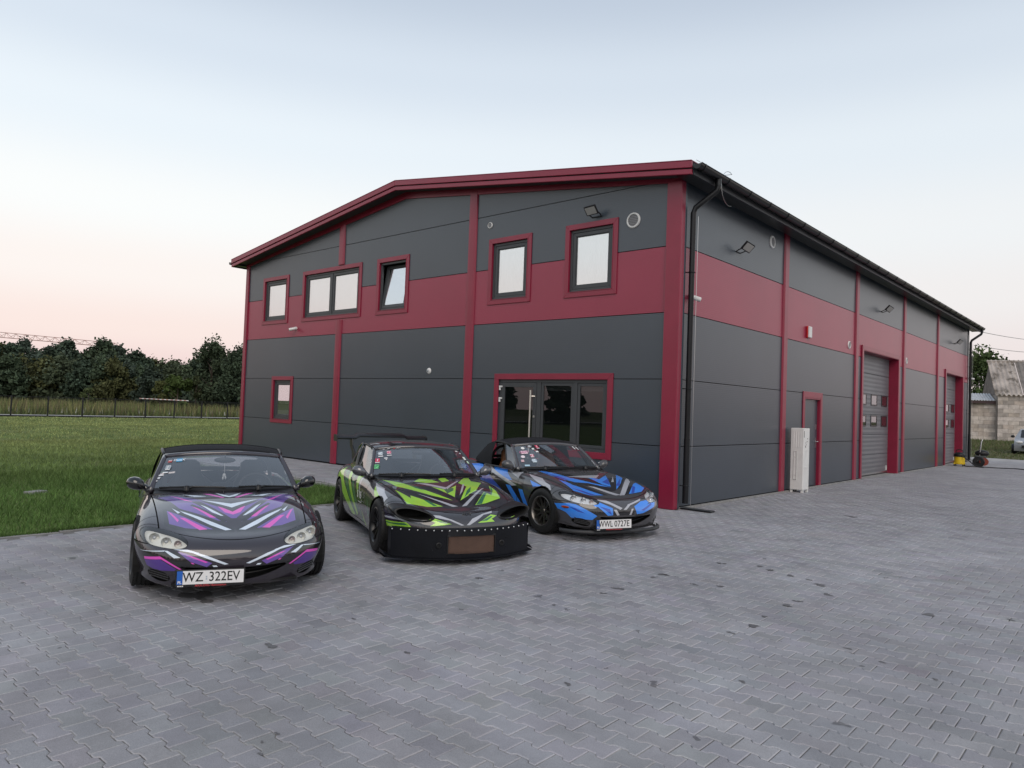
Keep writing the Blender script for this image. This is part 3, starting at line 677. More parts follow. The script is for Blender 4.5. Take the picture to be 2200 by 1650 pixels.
# things fixed to the walls
def floodlight(base, out, along, label, lit=False):
    """base on wall; out: unit outward; along: unit along wall"""
    t = thing('floodlight', label, 'floodlight', base, group='floodlights on the walls')
    o, a = Vector(out), Vector(along); up = Vector((0, 0, 1))
    M_fl = mat('flood_body', (0.018, 0.018, 0.02), 0.4)
    pt = lambda i, j, k: o*i+a*j+up*k
    br = MB(); br.tube([pt(0.0, -0.10, -0.05), pt(0.08, -0.12, -0.02), pt(0.16, -0.12, 0.0)], 0.011, 6); br.tube([pt(0, 0.10, -0.05), pt(0.08, 0.12, -0.02), pt(0.16, 0.12, 0)], 0.011, 6); br.tube([pt(0.0, -0.11, -0.05), pt(0, 0.11, -0.05)], 0.012, 6)
    br.build('bracket', M_fl, t)
    c = pt(0.20, 0, 0.03); n = (o*0.62-up*0.60+a*(-0.35 if abs(out[0]) > .5 else 0.15)).normalized(); a = (a-n*a.dot(n)).normalized(); w = n.cross(a).normalized()
    def slab(h1, h2, d0, d1, name, m):
        mb = MB(); vs = []
        for d in (d0, d1):
            for sa, sw in ((-1, -1), (1, -1), (1, 1), (-1, 1)): vs.append(c+a*sa*h1+w*sw*h2+n*d)
        mb.add(vs, [(0, 1, 2, 3), (7, 6, 5, 4), (0, 4, 5, 1), (1, 5, 6, 2), (2, 6, 7, 3), (3, 7, 4, 0)]); mb.build(name, m, t, bevel=0.006)
    slab(0.118, 0.09, -0.025, 0.015, 'housing', M_fl); slab(0.10, 0.072, 0.016, 0.019, 'lens', mat('flood_lens', (0.42, 0.42, 0.40), 0.15))
    for i in range(5): 
        pass
    slab(0.075, 0.06, -0.04, -0.026, 'heat_sink', M_fl)
    return t
floodlight((-1.73, 0, 5.28), (0, -1, 0), (1, 0, 0), 'black floodlight on the front wall above the rightmost upstairs window')
floodlight((0, 2.30, 4.84), (1, 0, 0), (0, 1, 0), 'black floodlight on the side wall nearest the downpipe')
floodlight((0, 12.15, 4.88), (1, 0, 0), (0, 1, 0), 'black floodlight on the side wall above the nearer gate')
floodlight((0, 22.3, 4.84), (1, 0, 0), (0, 1, 0), 'black floodlight on the side wall above the far gate')
def cctv(base, out, aim, label):
    t = thing('security_camera', label, 'camera', base, group='white security cameras')
    o = Vector(out); ai = Vector(aim).normalized()
    MB().tube([(0, 0, 0), tuple(o*0.03)], 0.045, 16).build('mount', M_white, t, auto=True)
    e = o*0.09+Vector((0, 0, -0.02)); MB().tube([tuple(o*0.03), tuple(e)], 0.018, 10).build('arm', M_white, t)
    MB().tube([tuple(e-ai*0.06), tuple(e-ai*.05), tuple(e+ai*0.10), tuple(e+ai*.12)], [0.03, 0.042, 0.042, 0.045], 16).build('housing', M_white, t, auto=True)
    MB().tube([tuple(e+ai*0.121), tuple(e+ai*0.124)], 0.036, 16).build('lens', M_dark, t)
cctv((-11.74, 0, 3.59), (0, -1, 0), (-0.6, -0.8, -0.25), 'white security camera on the red band of the front wall')
cctv((0.0, 0.40, 3.66), (1, 0, 0), (0.5, 0.8, -0.2), 'white security camera beside the near downpipe')
cctv((0.03, BL-.02, 3.58), (1, 0, 0), (0.8, 0.5, -0.2), 'white security camera at the far corner of the side wall')
t = thing('alarm_siren', 'red and white alarm siren on the red band of the side wall', 'siren', (0, 6.12, 3.62))
MB().box(0.0, 0.045, -0.10, 0.10, -0.14, 0.14).build('back_box', mat('siren_red', (0.5, 0.02, 0.02), 0.3), t, bevel=0.02)
MB().prism([(-0.09, 0.046), (0.09, 0.046), (0.075, 0.085), (-0.075, 0.085)], lambda a, b, d: (b, a, d), -0.13, 0.13).build('cover', M_white, t, bevel=0.012)
t = thing('wall_sensor', 'small white round sensor on the grey front wall', 'sensor', (-6.22, 0, 2.38))
MB().lathe([(0.0, -0.035), (0.035, -0.035), (0.06, -0.02), (0.07, 0.0)], 20, 'y').build('base', M_white, t, smooth=True)
MB().sphere((0, -0.03, 0.0), 0.028).build('eye', mat('sensor_eye', (0.3, 0.32, 0.34), 0.15), t, smooth=True)
# ------------------------------------------------------------------ surroundings
def pix(px, py, depth):
    return CAM+depth*(_d+_r2*(px-1100)/FPX+_u2*(825-py)/FPX)
def quads_mesh(name, C, U, V, cols, material):
    """leaf quads: centre C, half axes U and V"""
    n = len(C); P = np.stack([C-U-V, C+U-V, C+U+V, C-U+V], 1).reshape(-1, 3)
    me = bpy.data.meshes.new(name); me.vertices.add(4*n); me.vertices.foreach_set('co', P.astype(np.float32).ravel())
    me.loops.add(4*n); me.loops.foreach_set('vertex_index', np.arange(4*n, dtype=np.int32))
    me.polygons.add(n); me.polygons.foreach_set('loop_start', np.arange(0, 4*n, 4, dtype=np.int32)); me.polygons.foreach_set('loop_total', np.full(n, 4, np.int32))
    me.update(calc_edges=True); me.materials.append(material); tint_attr(me, np.repeat(cols, 4, 0)); return me
def tris_mesh(name, P, cols, material):
    n = len(P)//3
    me = bpy.data.meshes.new(name); me.vertices.add(3*n); me.vertices.foreach_set('co', P.astype(np.float32).ravel())
    me.loops.add(3*n); me.loops.foreach_set('vertex_index', np.arange(3*n, dtype=np.int32))
    me.polygons.add(n); me.polygons.foreach_set('loop_start', np.arange(0, 3*n, 3, dtype=np.int32)); me.polygons.foreach_set('loop_total', np.full(n, 3, np.int32))
    me.update(calc_edges=True); me.materials.append(material); tint_attr(me, np.repeat(cols, 3, 0)); return me
M_leaf = mat('leaf', (1, 1, 1), 0.75, spec=0.15, attr='tint')
M_bark = mat('bark', (0.09, 0.07, 0.055), 0.9, var=0.3, var_scale=8, bump=0.6, bump_scale=20)
def crown(n, h, rx, base, col, leaf=0.2, spike=0.0, lobes=14, seed=0):
    """leaf cloud made of many small lobes on an egg-shaped envelope"""
    g = np.random.default_rng(seed)
    t = g.random(lobes)**0.8; ang = g.random(lobes)*6.283
    zz = base+(h-base)*t; rad = rx*np.sin(np.pi*np.clip(0.12+0.86*t, 0, 1))**0.8*(0.35+0.65*g.random(lobes))
    Lc = np.stack([rad*np.cos(ang), rad*np.sin(ang), zz], 1); Lr = rx*(0.22+0.28*g.random(lobes))*(1.1-0.5*t)
    k = g.integers(0, lobes, n); dirs = g.normal(size=(n, 3)); dirs /= np.linalg.norm(dirs, axis=1)[:, None]
    rr = Lr[k]*(0.35+0.65*g.random(n)**0.45)
    C = Lc[k]+dirs*rr[:, None]*np.array([1, 1, 0.85])
    if spike:
        up = g.random(n) < 0.12; C[up, 2] += g.random(up.sum())*spike; 
    C[:, 2] = np.maximum(C[:, 2], 0.15)
    U = g.normal(size=(n, 3)); U /= np.linalg.norm(U, axis=1)[:, None]; W = g.normal(size=(n, 3)); W -= (W*U).sum(1)[:, None]*U; W /= np.linalg.norm(W, axis=1)[:, None]
    s = leaf*(0.5+g.random(n)); lobe_t = 0.75+0.5*g.random(lobes)
    cols = np.array(col)[None]*(lobe_t[k]*(0.7+0.6*g.random(n)))[:, None]
    return C, U*s[:, None], W*(s*0.6)[:, None], cols
def tree(name, label, loc, h, rx, base, col, n, leaf, spike=0, lobes=16, seed=1, group=None, cat='tree'):
    t = thing(name, label, cat, loc, group=group)
    link('crown', quads_mesh('crown', *crown(n, h, rx, base, col, leaf, spike, lobes, seed), M_leaf), t)
    mb = MB(); mb.tube([(0, 0, -0.5), (0.03, 0, h*0.3), (-0.04, 0.05, h*0.6), (0, 0, h*0.88)], [h*0.022, h*0.018, h*0.011, h*0.004], 7)
    g = random.Random(seed)
    for i in range(6):
        a = g.random()*6.28; z = h*(0.3+0.09*i); r = rx*0.6
        mb.tube([(0, 0, z), (r*.5*math.cos(a), r*.5*math.sin(a), z+h*.08), (r*math.cos(a), r*math.sin(a), z+h*.18)], [h*.009, h*.006, h*.002], 5)
    mb.build('trunk', M_bark, t); return t
# far wood beyond the meadow: reads as one mass
TOP = [(-400, 726), (-60, 730), (0, 735), (60, 742), (110, 748), (150, 741), (200, 752), (230, 742), (250, 752), (300, 768), (350, 778), (400, 772), (440, 766), (490, 760), (560, 752), (760, 745)]
Cs, Us, Vs, Ks = [], [], [], []
def add_tree(P, h, rx, col, n, leaf, seed, spike=0.3, base=0.4, lobes=14):
    C, U, V, K = crown(n, h, rx, base, col, leaf, spike, lobes, seed); Cs.append(C+P); Us.append(U); Vs.append(V); Ks.append(K)
sd_ = 100
for layer, (d0, d1, step, sc) in enumerate([(97, 108, 22, 1.0), (88, 96, 30, 0.80)]):
    px = -330
    while px < 640:
        dpt = rng.uniform(d0, d1); top = np.interp(px, *zip(*TOP))+rng.uniform(-6, 12)
        P = pix(px, 850, dpt); P[2] = -0.6; h = ((835+.0362*px)-top)/FPX*dpt+CAM[2]+0.6; h *= sc*rng.uniform(.93, 1.04)
        cc = np.array([[0.058, 0.085, 0.058], [0.068, 0.096, 0.058], [0.080, 0.102, 0.062], [0.060, 0.082, 0.062]][rng.integers(0, 4)])*1.0
        if rng.random() < 0.08: cc = np.array([0.085, 0.092, 0.04])
        sd_ += 1; add_tree(P, h, h*0.42, cc, 3600, 0.15, sd_, 0.7, 0.4, 34); px += step*rng.uniform(.7, 1.2)
# the same wood goes on round the yard, out of the frame on the camera's side
for i in range(26):
    a = R(60+i*7.5); dd = rng.uniform(70, 95); sd_ += 1
    add_tree(np.array([CAM[0]+dd*math.sin(a), CAM[1]+dd*math.cos(a), -0.6]), rng.uniform(8, 12), 5.5, np.array([0.02, 0.036, 0.016]), 500, 0.75, sd_)
wood = link('woodland', quads_mesh('woodland', np.concatenate(Cs), np.concatenate(Us), np.concatenate(Vs), np.concatenate(Ks), M_leaf))
wood['kind'] = 'stuff'; wood['label'] = 'dense dark green woodland beyond the meadow'; wood['category'] = 'woodland'
def at(px, depth, z=-0.5): p = pix(px, 850, depth); p[2] = z; return tuple(p)
tree('willow_tree', 'tall wispy tree nearest the workshop at the right end of the wood', at(452, 84), 8.1, 3.0, 0.6, (0.060, 0.082, 0.048), 9000, 0.11, 1.2, 40, 11)
tree('willow_tree', 'bushy dark tree half hidden behind the workshop corner', at(516, 82), 7.2, 2.8, 0.5, (0.052, 0.074, 0.046), 8000, 0.11, 1.0, 40, 12)
tree('young_tree', 'small yellow-green tree left of the rounded young tree', at(344, 76), 3.3, 1.3, 0.9, (0.085, 0.095, 0.036), 1600, 0.12, 0.2, 12, 13)
tree('young_tree', 'rounded bright green young tree in front of the wood', at(381, 75), 4.3, 1.5, 0.8, (0.075, 0.11, 0.034), 3000, 0.12, 0.1, 14, 14)
tree('young_tree', 'thin greyish young tree right of the rounded young tree', at(420, 76), 4.0, 1.0, 0.7, (0.045, 0.055, 0.026), 1600, 0.12, 0.2, 12, 15)
tree('young_tree', 'pale feathery sapling rising out of the weeds', at(190, 70), 2.5, 0.8, 0.3, (0.075, 0.095, 0.04), 900, 0.10, 0.2, 9, 16)
zl2 = lambda x, y: -0.03-0.42*np.clip((-x-4.0)/56.0, 0, 1)+YARD_SLOPE*np.minimum(0, np.maximum(y, -30)+1.0)*np.clip((x+24)/20, 0, 1)
# weed meadow behind the fence
def blades(n, x0, x1, y0, y1, hmin, hmax, w, cols, zf, lean=0.15, seed=3):
    g = np.random.default_rng(seed)
    x = g.uniform(x0, x1, n); y = g.uniform(y0, y1, n); h = g.uniform(hmin, hmax, n); a = g.random(n)*6.283
    z = zf(x, y) if zf is zl2 else zf(x); b = np.stack([x, y, z], 1); du = np.stack([np.cos(a), np.sin(a), 0*a], 1)*(w*(0.6+0.8*g.random(n)))[:, None]
    tip = b+np.stack([g.normal(0, lean, n)*h, g.normal(0, lean, n)*h, h], 1)
    P = np.stack([b-du, b+du, tip], 1).reshape(-1, 3)
    c = np.array(cols)[g.integers(0, len(cols), n)]*(0.65+0.7*g.random(n))[:, None]
    return P, c
zl = lambda x: -0.03-0.42*np.clip((-x-4.0)/56.0, 0, 1)
wc = [(0.25, 0.23, 0.10), (0.20, 0.21, 0.08), (0.16, 0.20, 0.07), (0.27, 0.25, 0.12), (0.18, 0.15, 0.09), (0.15, 0.19, 0.065)]
P1, c1 = blades(26000, -82, -62.6, -30, 60, 0.75, 1.45, 0.055, wc, zl, 0.12, 4)
P2, c2 = blades(9000, -66, -62.4, -30, 60, 0.3, 0.75, 0.06, [(0.12, 0.15, 0.055), (0.14, 0.17, 0.065)], zl, 0.2, 5)
P3, c3 = blades(160, -64, -62.4, -10, 40, 0.35, 0.6, 0.035, [(0.45, 0.45, 0.42)], lambda x: zl(x)+0.25, 0.1, 6)
wd = link('weeds', tris_mesh('weeds', np.concatenate([P1, P2, P3]), np.concatenate([c1, c2, c3]), M_leaf)); wd['kind'] = 'stuff'; wd['label'] = 'tall yellowish weeds growing behind the fence'; wd['category'] = 'weeds'
sheet('path', [(-62.4, -120), (-60.2, -120), (-60.2, 200), (-62.4, 200)], -0.37, mat('pale_gravel', (0.50, 0.49, 0.48), 0.95, var=0.15, var_scale=2))
sheet('meadow', [(-120, -120), (-62.4, -120), (-62.4, 200), (-120, 200)], -0.455, mat('meadow_soil', (0.07, 0.08, 0.03), 0.95, var=0.3, var_scale=1))
# lawn grass
def lawn_cols(x):
    return None
def grass(n, x0, x1, y0, y1, hmin, hmax, w, seed, near, far):
    P, c = blades(n, x0, x1, y0, y1, hmin, hmax, w, [near, np.array(near)*1.25, np.array(near)*0.75], zl2, 0.45, seed)
    xm = P.reshape(-1, 3, 3)[:, 0, 0]; t = np.clip((-xm-9)/16, 0, 1)[:, None]
    ym = P.reshape(-1, 3, 3)[:, 0, 1]
    patch = 0.5+0.5*np.sin(xm*0.9+2.1*np.sin(ym*0.63))*np.sin(ym*0.8+1.7*np.sin(xm*.5)); patch = patch[:, None]
    lum = c.mean(1)[:, None]/np.mean(near)
    col = (np.array(near)*(1-t)+np.array(far)*t)*lum*(0.78+0.44*patch)
    ok = ~((xm > -13.2) & (ym > -2.62) & (xm > -4.0)); ok &= ~((ym > -2.66) & (xm > -13.4)) 
    ok &= ~((xm > -15) & (ym > -0.3))
    return P.reshape(-1, 3, 3)[ok].reshape(-1, 3), col[ok]
near, far = (0.092, 0.16, 0.045), (0.27, 0.305, 0.12)
parts = [grass(90000, -12, -3.99, -12.5, -2.64, 0.03, 0.095, 0.0052, 20, near, far), grass(60000, -24, -11, -14, 3, 0.035, 0.10, 0.007, 21, near, far),
         grass(45000, -44, -22, -16, 16, 0.03, 0.09, 0.012, 22, near, far), grass(25000, -58.5, -40, -12, 26, 0.03, 0.10, 0.02, 23, near, far),
         grass(2600, -14, -4.02, -12.5, -2.7, 0.12, 0.22, 0.005, 24, (0.055, 0.11, 0.03), far)]
_ge = np.random.default_rng(77); ne = 9000; xe_ = -3.93-np.abs(_ge.normal(0, .05, ne)); ye_ = _ge.uniform(-12.5, -2.6, ne); he_ = _ge.uniform(.03, .10, ne)*(0.5+(np.sin(ye_*3.1)+np.sin(ye_*7.7)+2)*.22); ae_ = _ge.random(ne)*6.28; be_ = np.stack([xe_, ye_, zl2(xe_, ye_)+.02], 1); du_ = np.stack([np.cos(ae_), np.sin(ae_), 0*ae_], 1)*.004
parts.append((np.stack([be_-du_, be_+du_, be_+np.stack([_ge.normal(.35, .4, ne)*he_, _ge.normal(0, .4, ne)*he_, he_], 1)], 1).reshape(-1, 3), np.array(near)[None]*(.6+.8*_ge.random(ne))[:, None]))
gr = link('grass', tris_mesh('grass', np.concatenate([p[0] for p in parts]), np.concatenate([p[1] for p in parts]), M_leaf)); gr['kind'] = 'stuff'; gr['label'] = 'lush green lawn grass beside the paved yard'; gr['category'] = 'grass'
t = thing('concrete_slab', 'small pale concrete slab lying in the lawn', 'slab', (-8.1, -7.1, -0.14), 0.5)
MB().box(-0.09, 0.09, -0.16, 0.16, -0.02, 0.06).build('slab', M_kerb, t, bevel=0.01)
# fence
M_fence = mat('fence_steel', (0.014, 0.014, 0.016), 0.6)
fence = thing('panel_fence', 'dark steel mesh fence along the far edge of the lawn', 'fence', (-60, 5.53, -0.45))
post = MB().box(-0.045, 0.045, -0.045, 0.045, 0, 1.62).box(-0.05, 0.05, -0.05, 0.05, -.1, 0.12).mesh('fence_post', M_fence)
pm = MB()
for i in range(13): pm.box(-0.004, 0.004, 0.0, 2.42, 0.05+i*0.125-.003, 0.05+i*0.125+.003)
for i in range(49): pm.box(-0.004, 0.004, i*0.05-.0022, i*0.05+.0022, 0.05, 1.58)
pm.box(-0.012, 0.012, 0, 2.42, 1.545, 1.575); pm.box(-.02, .02, 0, 2.42, -.08, 0.10)
pm = pm.mesh('mesh_panel', M_fence)
for i in range(-8, 15):
    link('fence_post', post, fence, (0, i*2.493, 0)); link('mesh_panel', pm, fence, (0, i*2.493+0.036, 0))
# distant tower crane jib
cr = thing('tower_crane', 'pinkish lattice jib of a distant tower crane above the wood', 'crane', tuple(pix(-420, 700, 190)))
A = pix(-420, 688, 190); B = pix(258, 747, 172); Dv = B-A; Ln = np.linalg.norm(Dv); ex = Dv/Ln; ey = np.cross([0, 0, 1], ex); ey /= np.linalg.norm(ey); ez = np.array([0, 0, 1.0])
M_crane = mat('crane_paint', (0.50, 0.30, 0.26), 0.5); A0 = np.array(cr.location)
n = 34; jib = MB(); hs = lambda i: 1.7-0.75*(i/n)
for i in range(n):
    for s in (-1, 1):
        p0 = A+ex*Ln*i/n+ey*s*0.6; p1 = A+ex*Ln*(i+1)/n+ey*s*0.6; q = A+ex*Ln*(i+.5)/n+ez*hs(i)
        jib.tube([p0-A0, p1-A0], 0.07, 4); jib.tube([p0-A0, q-A0], 0.045, 4); jib.tube([q-A0, p1-A0], 0.045, 4)
    if i < n-1: jib.tube([A+ex*Ln*(i+.5)/n+ez*hs(i)-A0, A+ex*Ln*(i+1.5)/n+ez*hs(i+1)-A0], 0.07, 4)
jib.build('jib', M_crane, cr)
mast = MB(); 
for k in range(14):
    z0, z1 = -18+k*1.5, -18+(k+1)*1.5
    for (a, b) in ((-.7, -.7), (.7, -.7), (.7, .7), (-.7, .7)): mast.tube([(a, b, z0), (a, b, z1)], 0.09, 4)
    mast.tube([(-.7, -.7, z0), (.7, -.7, z1)], .05, 4); mast.tube([(-.7, .7, z0), (.7, .7, z1)], .05, 4)
mast.build('mast', M_crane, cr)
# striped barrier in front of the wood
bar = thing('barrier', 'long red and white striped barrier above the weeds', 'barrier', at(300, 69, 0.0))
p0 = np.array(pix(300, 856, 69)); p1 = np.array(pix(405, 861, 69)); nst = 22
M_bw, M_br = mat('barrier_white', (0.8, 0.78, 0.76), 0.5), mat('barrier_red', (0.55, 0.32, 0.29), 0.5)
for i in range(nst):
    a = p0+(p1-p0)*i/nst-np.array(bar.location); b = p0+(p1-p0)*(i+1)/nst-np.array(bar.location)
    MB().tube([a, b], 0.04, 6).build('stripe', M_bw if i % 2 else M_br, bar)

# ------------------------------------------------------------------ right background: shed, verge, tools
sheet('concrete_apron', [(-30, 28.4), (60, 28.4), (60, 31.2), (-30, 31.2)], -0.006, mat('apron_concrete', (0.36, 0.35, 0.35), 0.9, var=0.15, var_scale=1.5))
mb = MB(); vx = [-30, -10, 0, 10, 30, 60]; vy = [31.2, 38, 46, 54, 66, 120]; vz = [0, 0.02, 0.12, 0.30, 0.36, 0.36]
mb.grid([[(x, y, z) for x in vx] for y, z in zip(vy, vz)], flip=True); verge = mb.build('verge', mat('rough_verge', (0.10, 0.11, 0.05), 0.95, var=0.4, var_scale=1.5, dirt=((0.16, 0.135, 0.10), 0.8, 0.5), spec=0.1)); verge['kind'] = 'structure'
g_ = np.random.default_rng(31); nB = 26000; x = g_.uniform(-9, 8, nB); y = g_.uniform(31.3, 58, nB); h = g_.uniform(.04, .2, nB)*(0.5+(y > 42)*0.8)
z = np.interp(y, vy, vz); b = np.stack([x, y, z], 1); a = g_.random(nB)*6.28; du = np.stack([np.cos(a), np.sin(a), 0*a], 1)*0.02
P = np.stack([b-du, b+du, b+np.stack([g_.normal(0, .3, nB)*h, g_.normal(0, .3, nB)*h, h], 1)], 1).reshape(-1, 3)
cc = np.array([(0.10, 0.13, 0.05), (0.13, 0.14, 0.065), (0.16, 0.135, 0.09), (0.085, 0.115, 0.04)])[g_.integers(0, 4, nB)]*(.7+.6*g_.random(nB))[:, None]
o = link('verge_grass', tris_mesh('verge_grass', P, cc, M_leaf)); o['kind'] = 'stuff'; o['label'] = 'rough grass on the verge before the block shed'; o['category'] = 'grass'
sh_o = pix(2142, 947, 60.0); _sv = sh_o-CAM; ang = math.atan2(_sv[1], _sv[0])-math.pi/2+R(11)
shed = thing('block_shed', 'old pale block shed with a corrugated roof at the right edge', 'shed', tuple(sh_o), ang)
M_block = [mat('block_%d' % i, c, 0.95, var=0.22, var_scale=3.0, bump=0.5, bump_scale=14) for i, c in enumerate([(0.50, 0.43, 0.38), (0.55, 0.49, 0.44), (0.44, 0.38, 0.33), (0.57, 0.51, 0.47), (0.38, 0.34, 0.31)])]
M_mortar = mat('mortar', (0.30, 0.27, 0.25), 0.95)
blk = [MB().box(0, 0.735, -0.03, 0.2, 0, 0.315).mesh('block', m) for m in M_block]
def wall(x0, x1, y, h, seed):
    g = random.Random(seed); MB().box(x0, x1, y, y+0.22, -0.5, h).build('wall', M_mortar, shed)
    k = 0
    while k*0.33 < h-0.05:
        x = x0-(0.375 if k % 2 else 0)
        while x < x1-0.02:
            a, b = max(x, x0), min(x+0.735, x1)
            if b-a > 0.08:
                o = link('block', g.choice(blk), shed, (a, y+g.uniform(-.012, .012), 0.01+k*0.33)); o.scale = ((b-a)/0.735, 1, min(1.0, (h-k*.33-.012)/.315))
            x += 0.75
        k += 1
wall(-4.6, 0.0, 0.6, 3.0, 5); wall(0.02, 5.0, 0.0, 3.8, 6)
MB().box(-.02, .2, 0.25, 4.2, -0.5, 3.8).build('gable_wall', M_mortar, shed)
M_corr = mat('asbestos_sheet', (0.42, 0.375, 0.34), 0.95, var=0.3, var_scale=1.2, dirt=((0.13, 0.11, 0.09), 1.3, 0.5), bump=0.3, bump_scale=12)
M_tin = mat('tin_sheet', (0.52, 0.53, 0.55), 0.5, metal=0.3, var=0.15)
def corrugated(x0, x1, y0, z0, y1, z1, period, amp, name, m, thick=0.03):
    xs = np.arange(x0, x1, period/6); top = [[(x, y0+(y1-y0)*t, z0+(z1-z0)*t+amp*math.sin(2*math.pi*x/period)) for x in xs] for t in (0, 1)]
    bot = [[(p[0], p[1], p[2]-thick) for p in r] for r in top]
    mb = MB(); mb.grid(top, flip=True); mb.grid(bot)
    for A_, B_ in ((top[0], bot[0]), (bot[1], top[1])): mb.grid([A_, B_], flip=False)
    return mb.build(name, m, shed, smooth=True)
# overlapping courses of corrugated sheet, ridge behind
for k in range(4):
    t0, t1 = k/4, (k+1)/4+0.03; ya, za, yb, zb = -0.22, 3.75, 3.0, 6.75
    corrugated(-0.22, 1.76, ya+(yb-ya)*t0, za+(zb-za)*t0+0.02*(4-k)/4, ya+(yb-ya)*t1, za+(zb-za)*t1, 0.33, 0.075, 'roof_sheet', M_corr)
    corrugated(1.745, 5.2, ya+(yb-ya)*t0, za+(zb-za)*t0+0.02*(4-k)/4, ya+(yb-ya)*t1, za+(zb-za)*t1, 0.33, 0.07, 'roof_sheet', mat('asbestos_dark', (0.22, 0.20, 0.185), 0.95, var=0.3, var_scale=2))
MB().tube([(-0.26, 3.0, 6.75), (5.2, 3.0, 6.75)], 0.1, 8).build('ridge_tile', M_corr, shed)
MB().add([(-.03, 0.0, 3.8), (-.03, 3.0, 6.65), (-.03, 6.0, 3.8)], [(0, 1, 2)]).add([(-.05, 0.0, 3.8), (-.05, 3.0, 6.65), (-.05, 6.0, 3.8)], [(2, 1, 0)]).build('gable_boarding', mat('grey_board', (0.16, 0.14, 0.13), 0.9, var=.3), shed)
corrugated(-4.9, -0.06, 0.35, 3.32, 2.4, 3.95, 0.20, 0.03, 'lean_to_sheet', M_tin)
MB().box(-4.9, -0.06, 0.32, 0.4, 3.02, 3.27).build('eave_fascia', mat('dark_fascia', (0.06, 0.035, 0.035), 0.7), shed)
tree('fruit_tree', 'leafy tree with pale blossoms behind the tin lean-to roof', tuple(pix(2107, 920, 74)-np.array([0, 0, 0.5])), 7.6, 3.4, 1.0, (0.065, 0.095, 0.035), 9000, 0.12, 1.3, 60, 41)
fl = np.random.default_rng(5); nf = 70; Cf = pix(2107, 920, 74)[None]+fl.normal(0, 1, (nf, 3))*np.array([1.1, 0.8, 1.3])+np.array([0, -1.6, 4.0])
# overhead wires
for (a, b, lab) in (((2093, 742, 40), (2320, 752, 66), 'thin overhead cable running level from the far gutter'), ((2112, 714, 42), (2330, 730, 70), 'thin overhead cable sloping from the roof corner')):
    A_, B_ = pix(*a), pix(*b); w = [tuple(A_+(B_-A_)*t-np.array([0, 0, 1.1*4*t*(1-t)*0.3])-A_) for t in np.linspace(0, 1, 14)]
    o = MB().tube(w, 0.016, 5).build('overhead_wire', M_dark); o.location = A_; tag(o, lab, 'wire')
# white cabinet by the side door
cab = thing('white_cabinet', 'tall narrow white ribbed cabinet beside the side door', 'cabinet', (0.10, 4.98, 0))
M_cab = mat('cabinet_white', (0.78, 0.78, 0.76), 0.35, var=0.05, var_scale=6)
MB().box(0.0, 0.28, 0.0, 0.36, 0.06, 1.40).build('body', M_cab, cab, bevel=0.012)
for i in range(4): MB().box(0.05+i*0.05, 0.075+i*0.05, -0.005, 0.003, 0.98, 1.34).build('rib', M_cab, cab, bevel=0.004)
MB().box(0.0, 0.05, 0.02, 0.06, 0, 0.06).box(.23, .28, .02, .06, 0, .06).box(0, .05, .3, .34, 0, .06).box(.23, .28, .3, .34, 0, .06).build('foot', M_cab, cab)
m_ = MB(); ring(m_, (0.07, 0.145, 0.28, 0.90), (0.082, 0.133, 0.292, 0.888), fr, -0.010, 0.002); m_.box(.083, .132, -.006, .001, .76, .775); m_.box(.083, .132, -.006, .001, .37, .385); m_.build('slot_frame', mat('cabinet_shade', (0.62, 0.62, 0.60), 0.4), cab, bevel=.002)
for z in (0.52, 0.90):
    MB().box(0.278, 0.284, 0.06, 0.26, z, z+0.05).build('side_louvre', M_cab, cab, bevel=0.004)
MB().box(0.279, 0.283, 0.02, 0.04, 1.2, 1.34).build('nameplate', M_dark, cab)
for k, (yy, zz) in enumerate(((0.10, 1.0), (.14, 1.03), (.12, 1.07), (.19, 1.10), (.22, 1.16), (.11, .98))): MB().box(.279, .2815, yy, yy+.03, zz, zz+.022).build('smudge', mat('smudge_grey', (.12, .12, .12), .8), cab)
# vacuum cleaner
vac = thing('vacuum_cleaner', 'yellow and black workshop vacuum cleaner by the far gate', 'vacuum', (0.42, 21.3, 0.0))
M_yel, M_blk = mat('tool_yellow', (0.75, 0.52, 0.02), 0.4), mat('tool_black', (0.012, 0.012, 0.013), 0.45)
MB().lathe([(0, 0.07), (0.17, 0.07), (0.19, 0.10), (0.175, 0.36), (0, 0.36)], 24).build('drum', M_yel, vac, auto=True)
MB().lathe([(0, 0.36), (0.19, 0.36), (0.20, 0.40), (0.18, 0.47), (0.11, 0.52), (0, 0.53)], 24).build('motor_head', M_blk, vac, auto=True)
MB().tube([(-0.12, 0, 0.48), (-0.11, 0, 0.60), (0, 0, 0.64), (0.11, 0, 0.60), (0.12, 0, 0.48)], 0.016, 8).build('carry_handle', M_blk, vac)
for i in range(4):
    a = 0.785+i*1.571; MB().lathe([(0, -.015), (.04, -.015), (.045, 0), (.04, .015), (0, .015)], 12, 'x', (.2*math.cos(a), .2*math.sin(a), .045)).build('caster', M_blk, vac)
    MB().box(.2*math.cos(a)-.03, .2*math.cos(a)+.03, .2*math.sin(a)-.03, .2*math.sin(a)+.03, .07, .12).build('foot', M_yel, vac, bevel=.01)
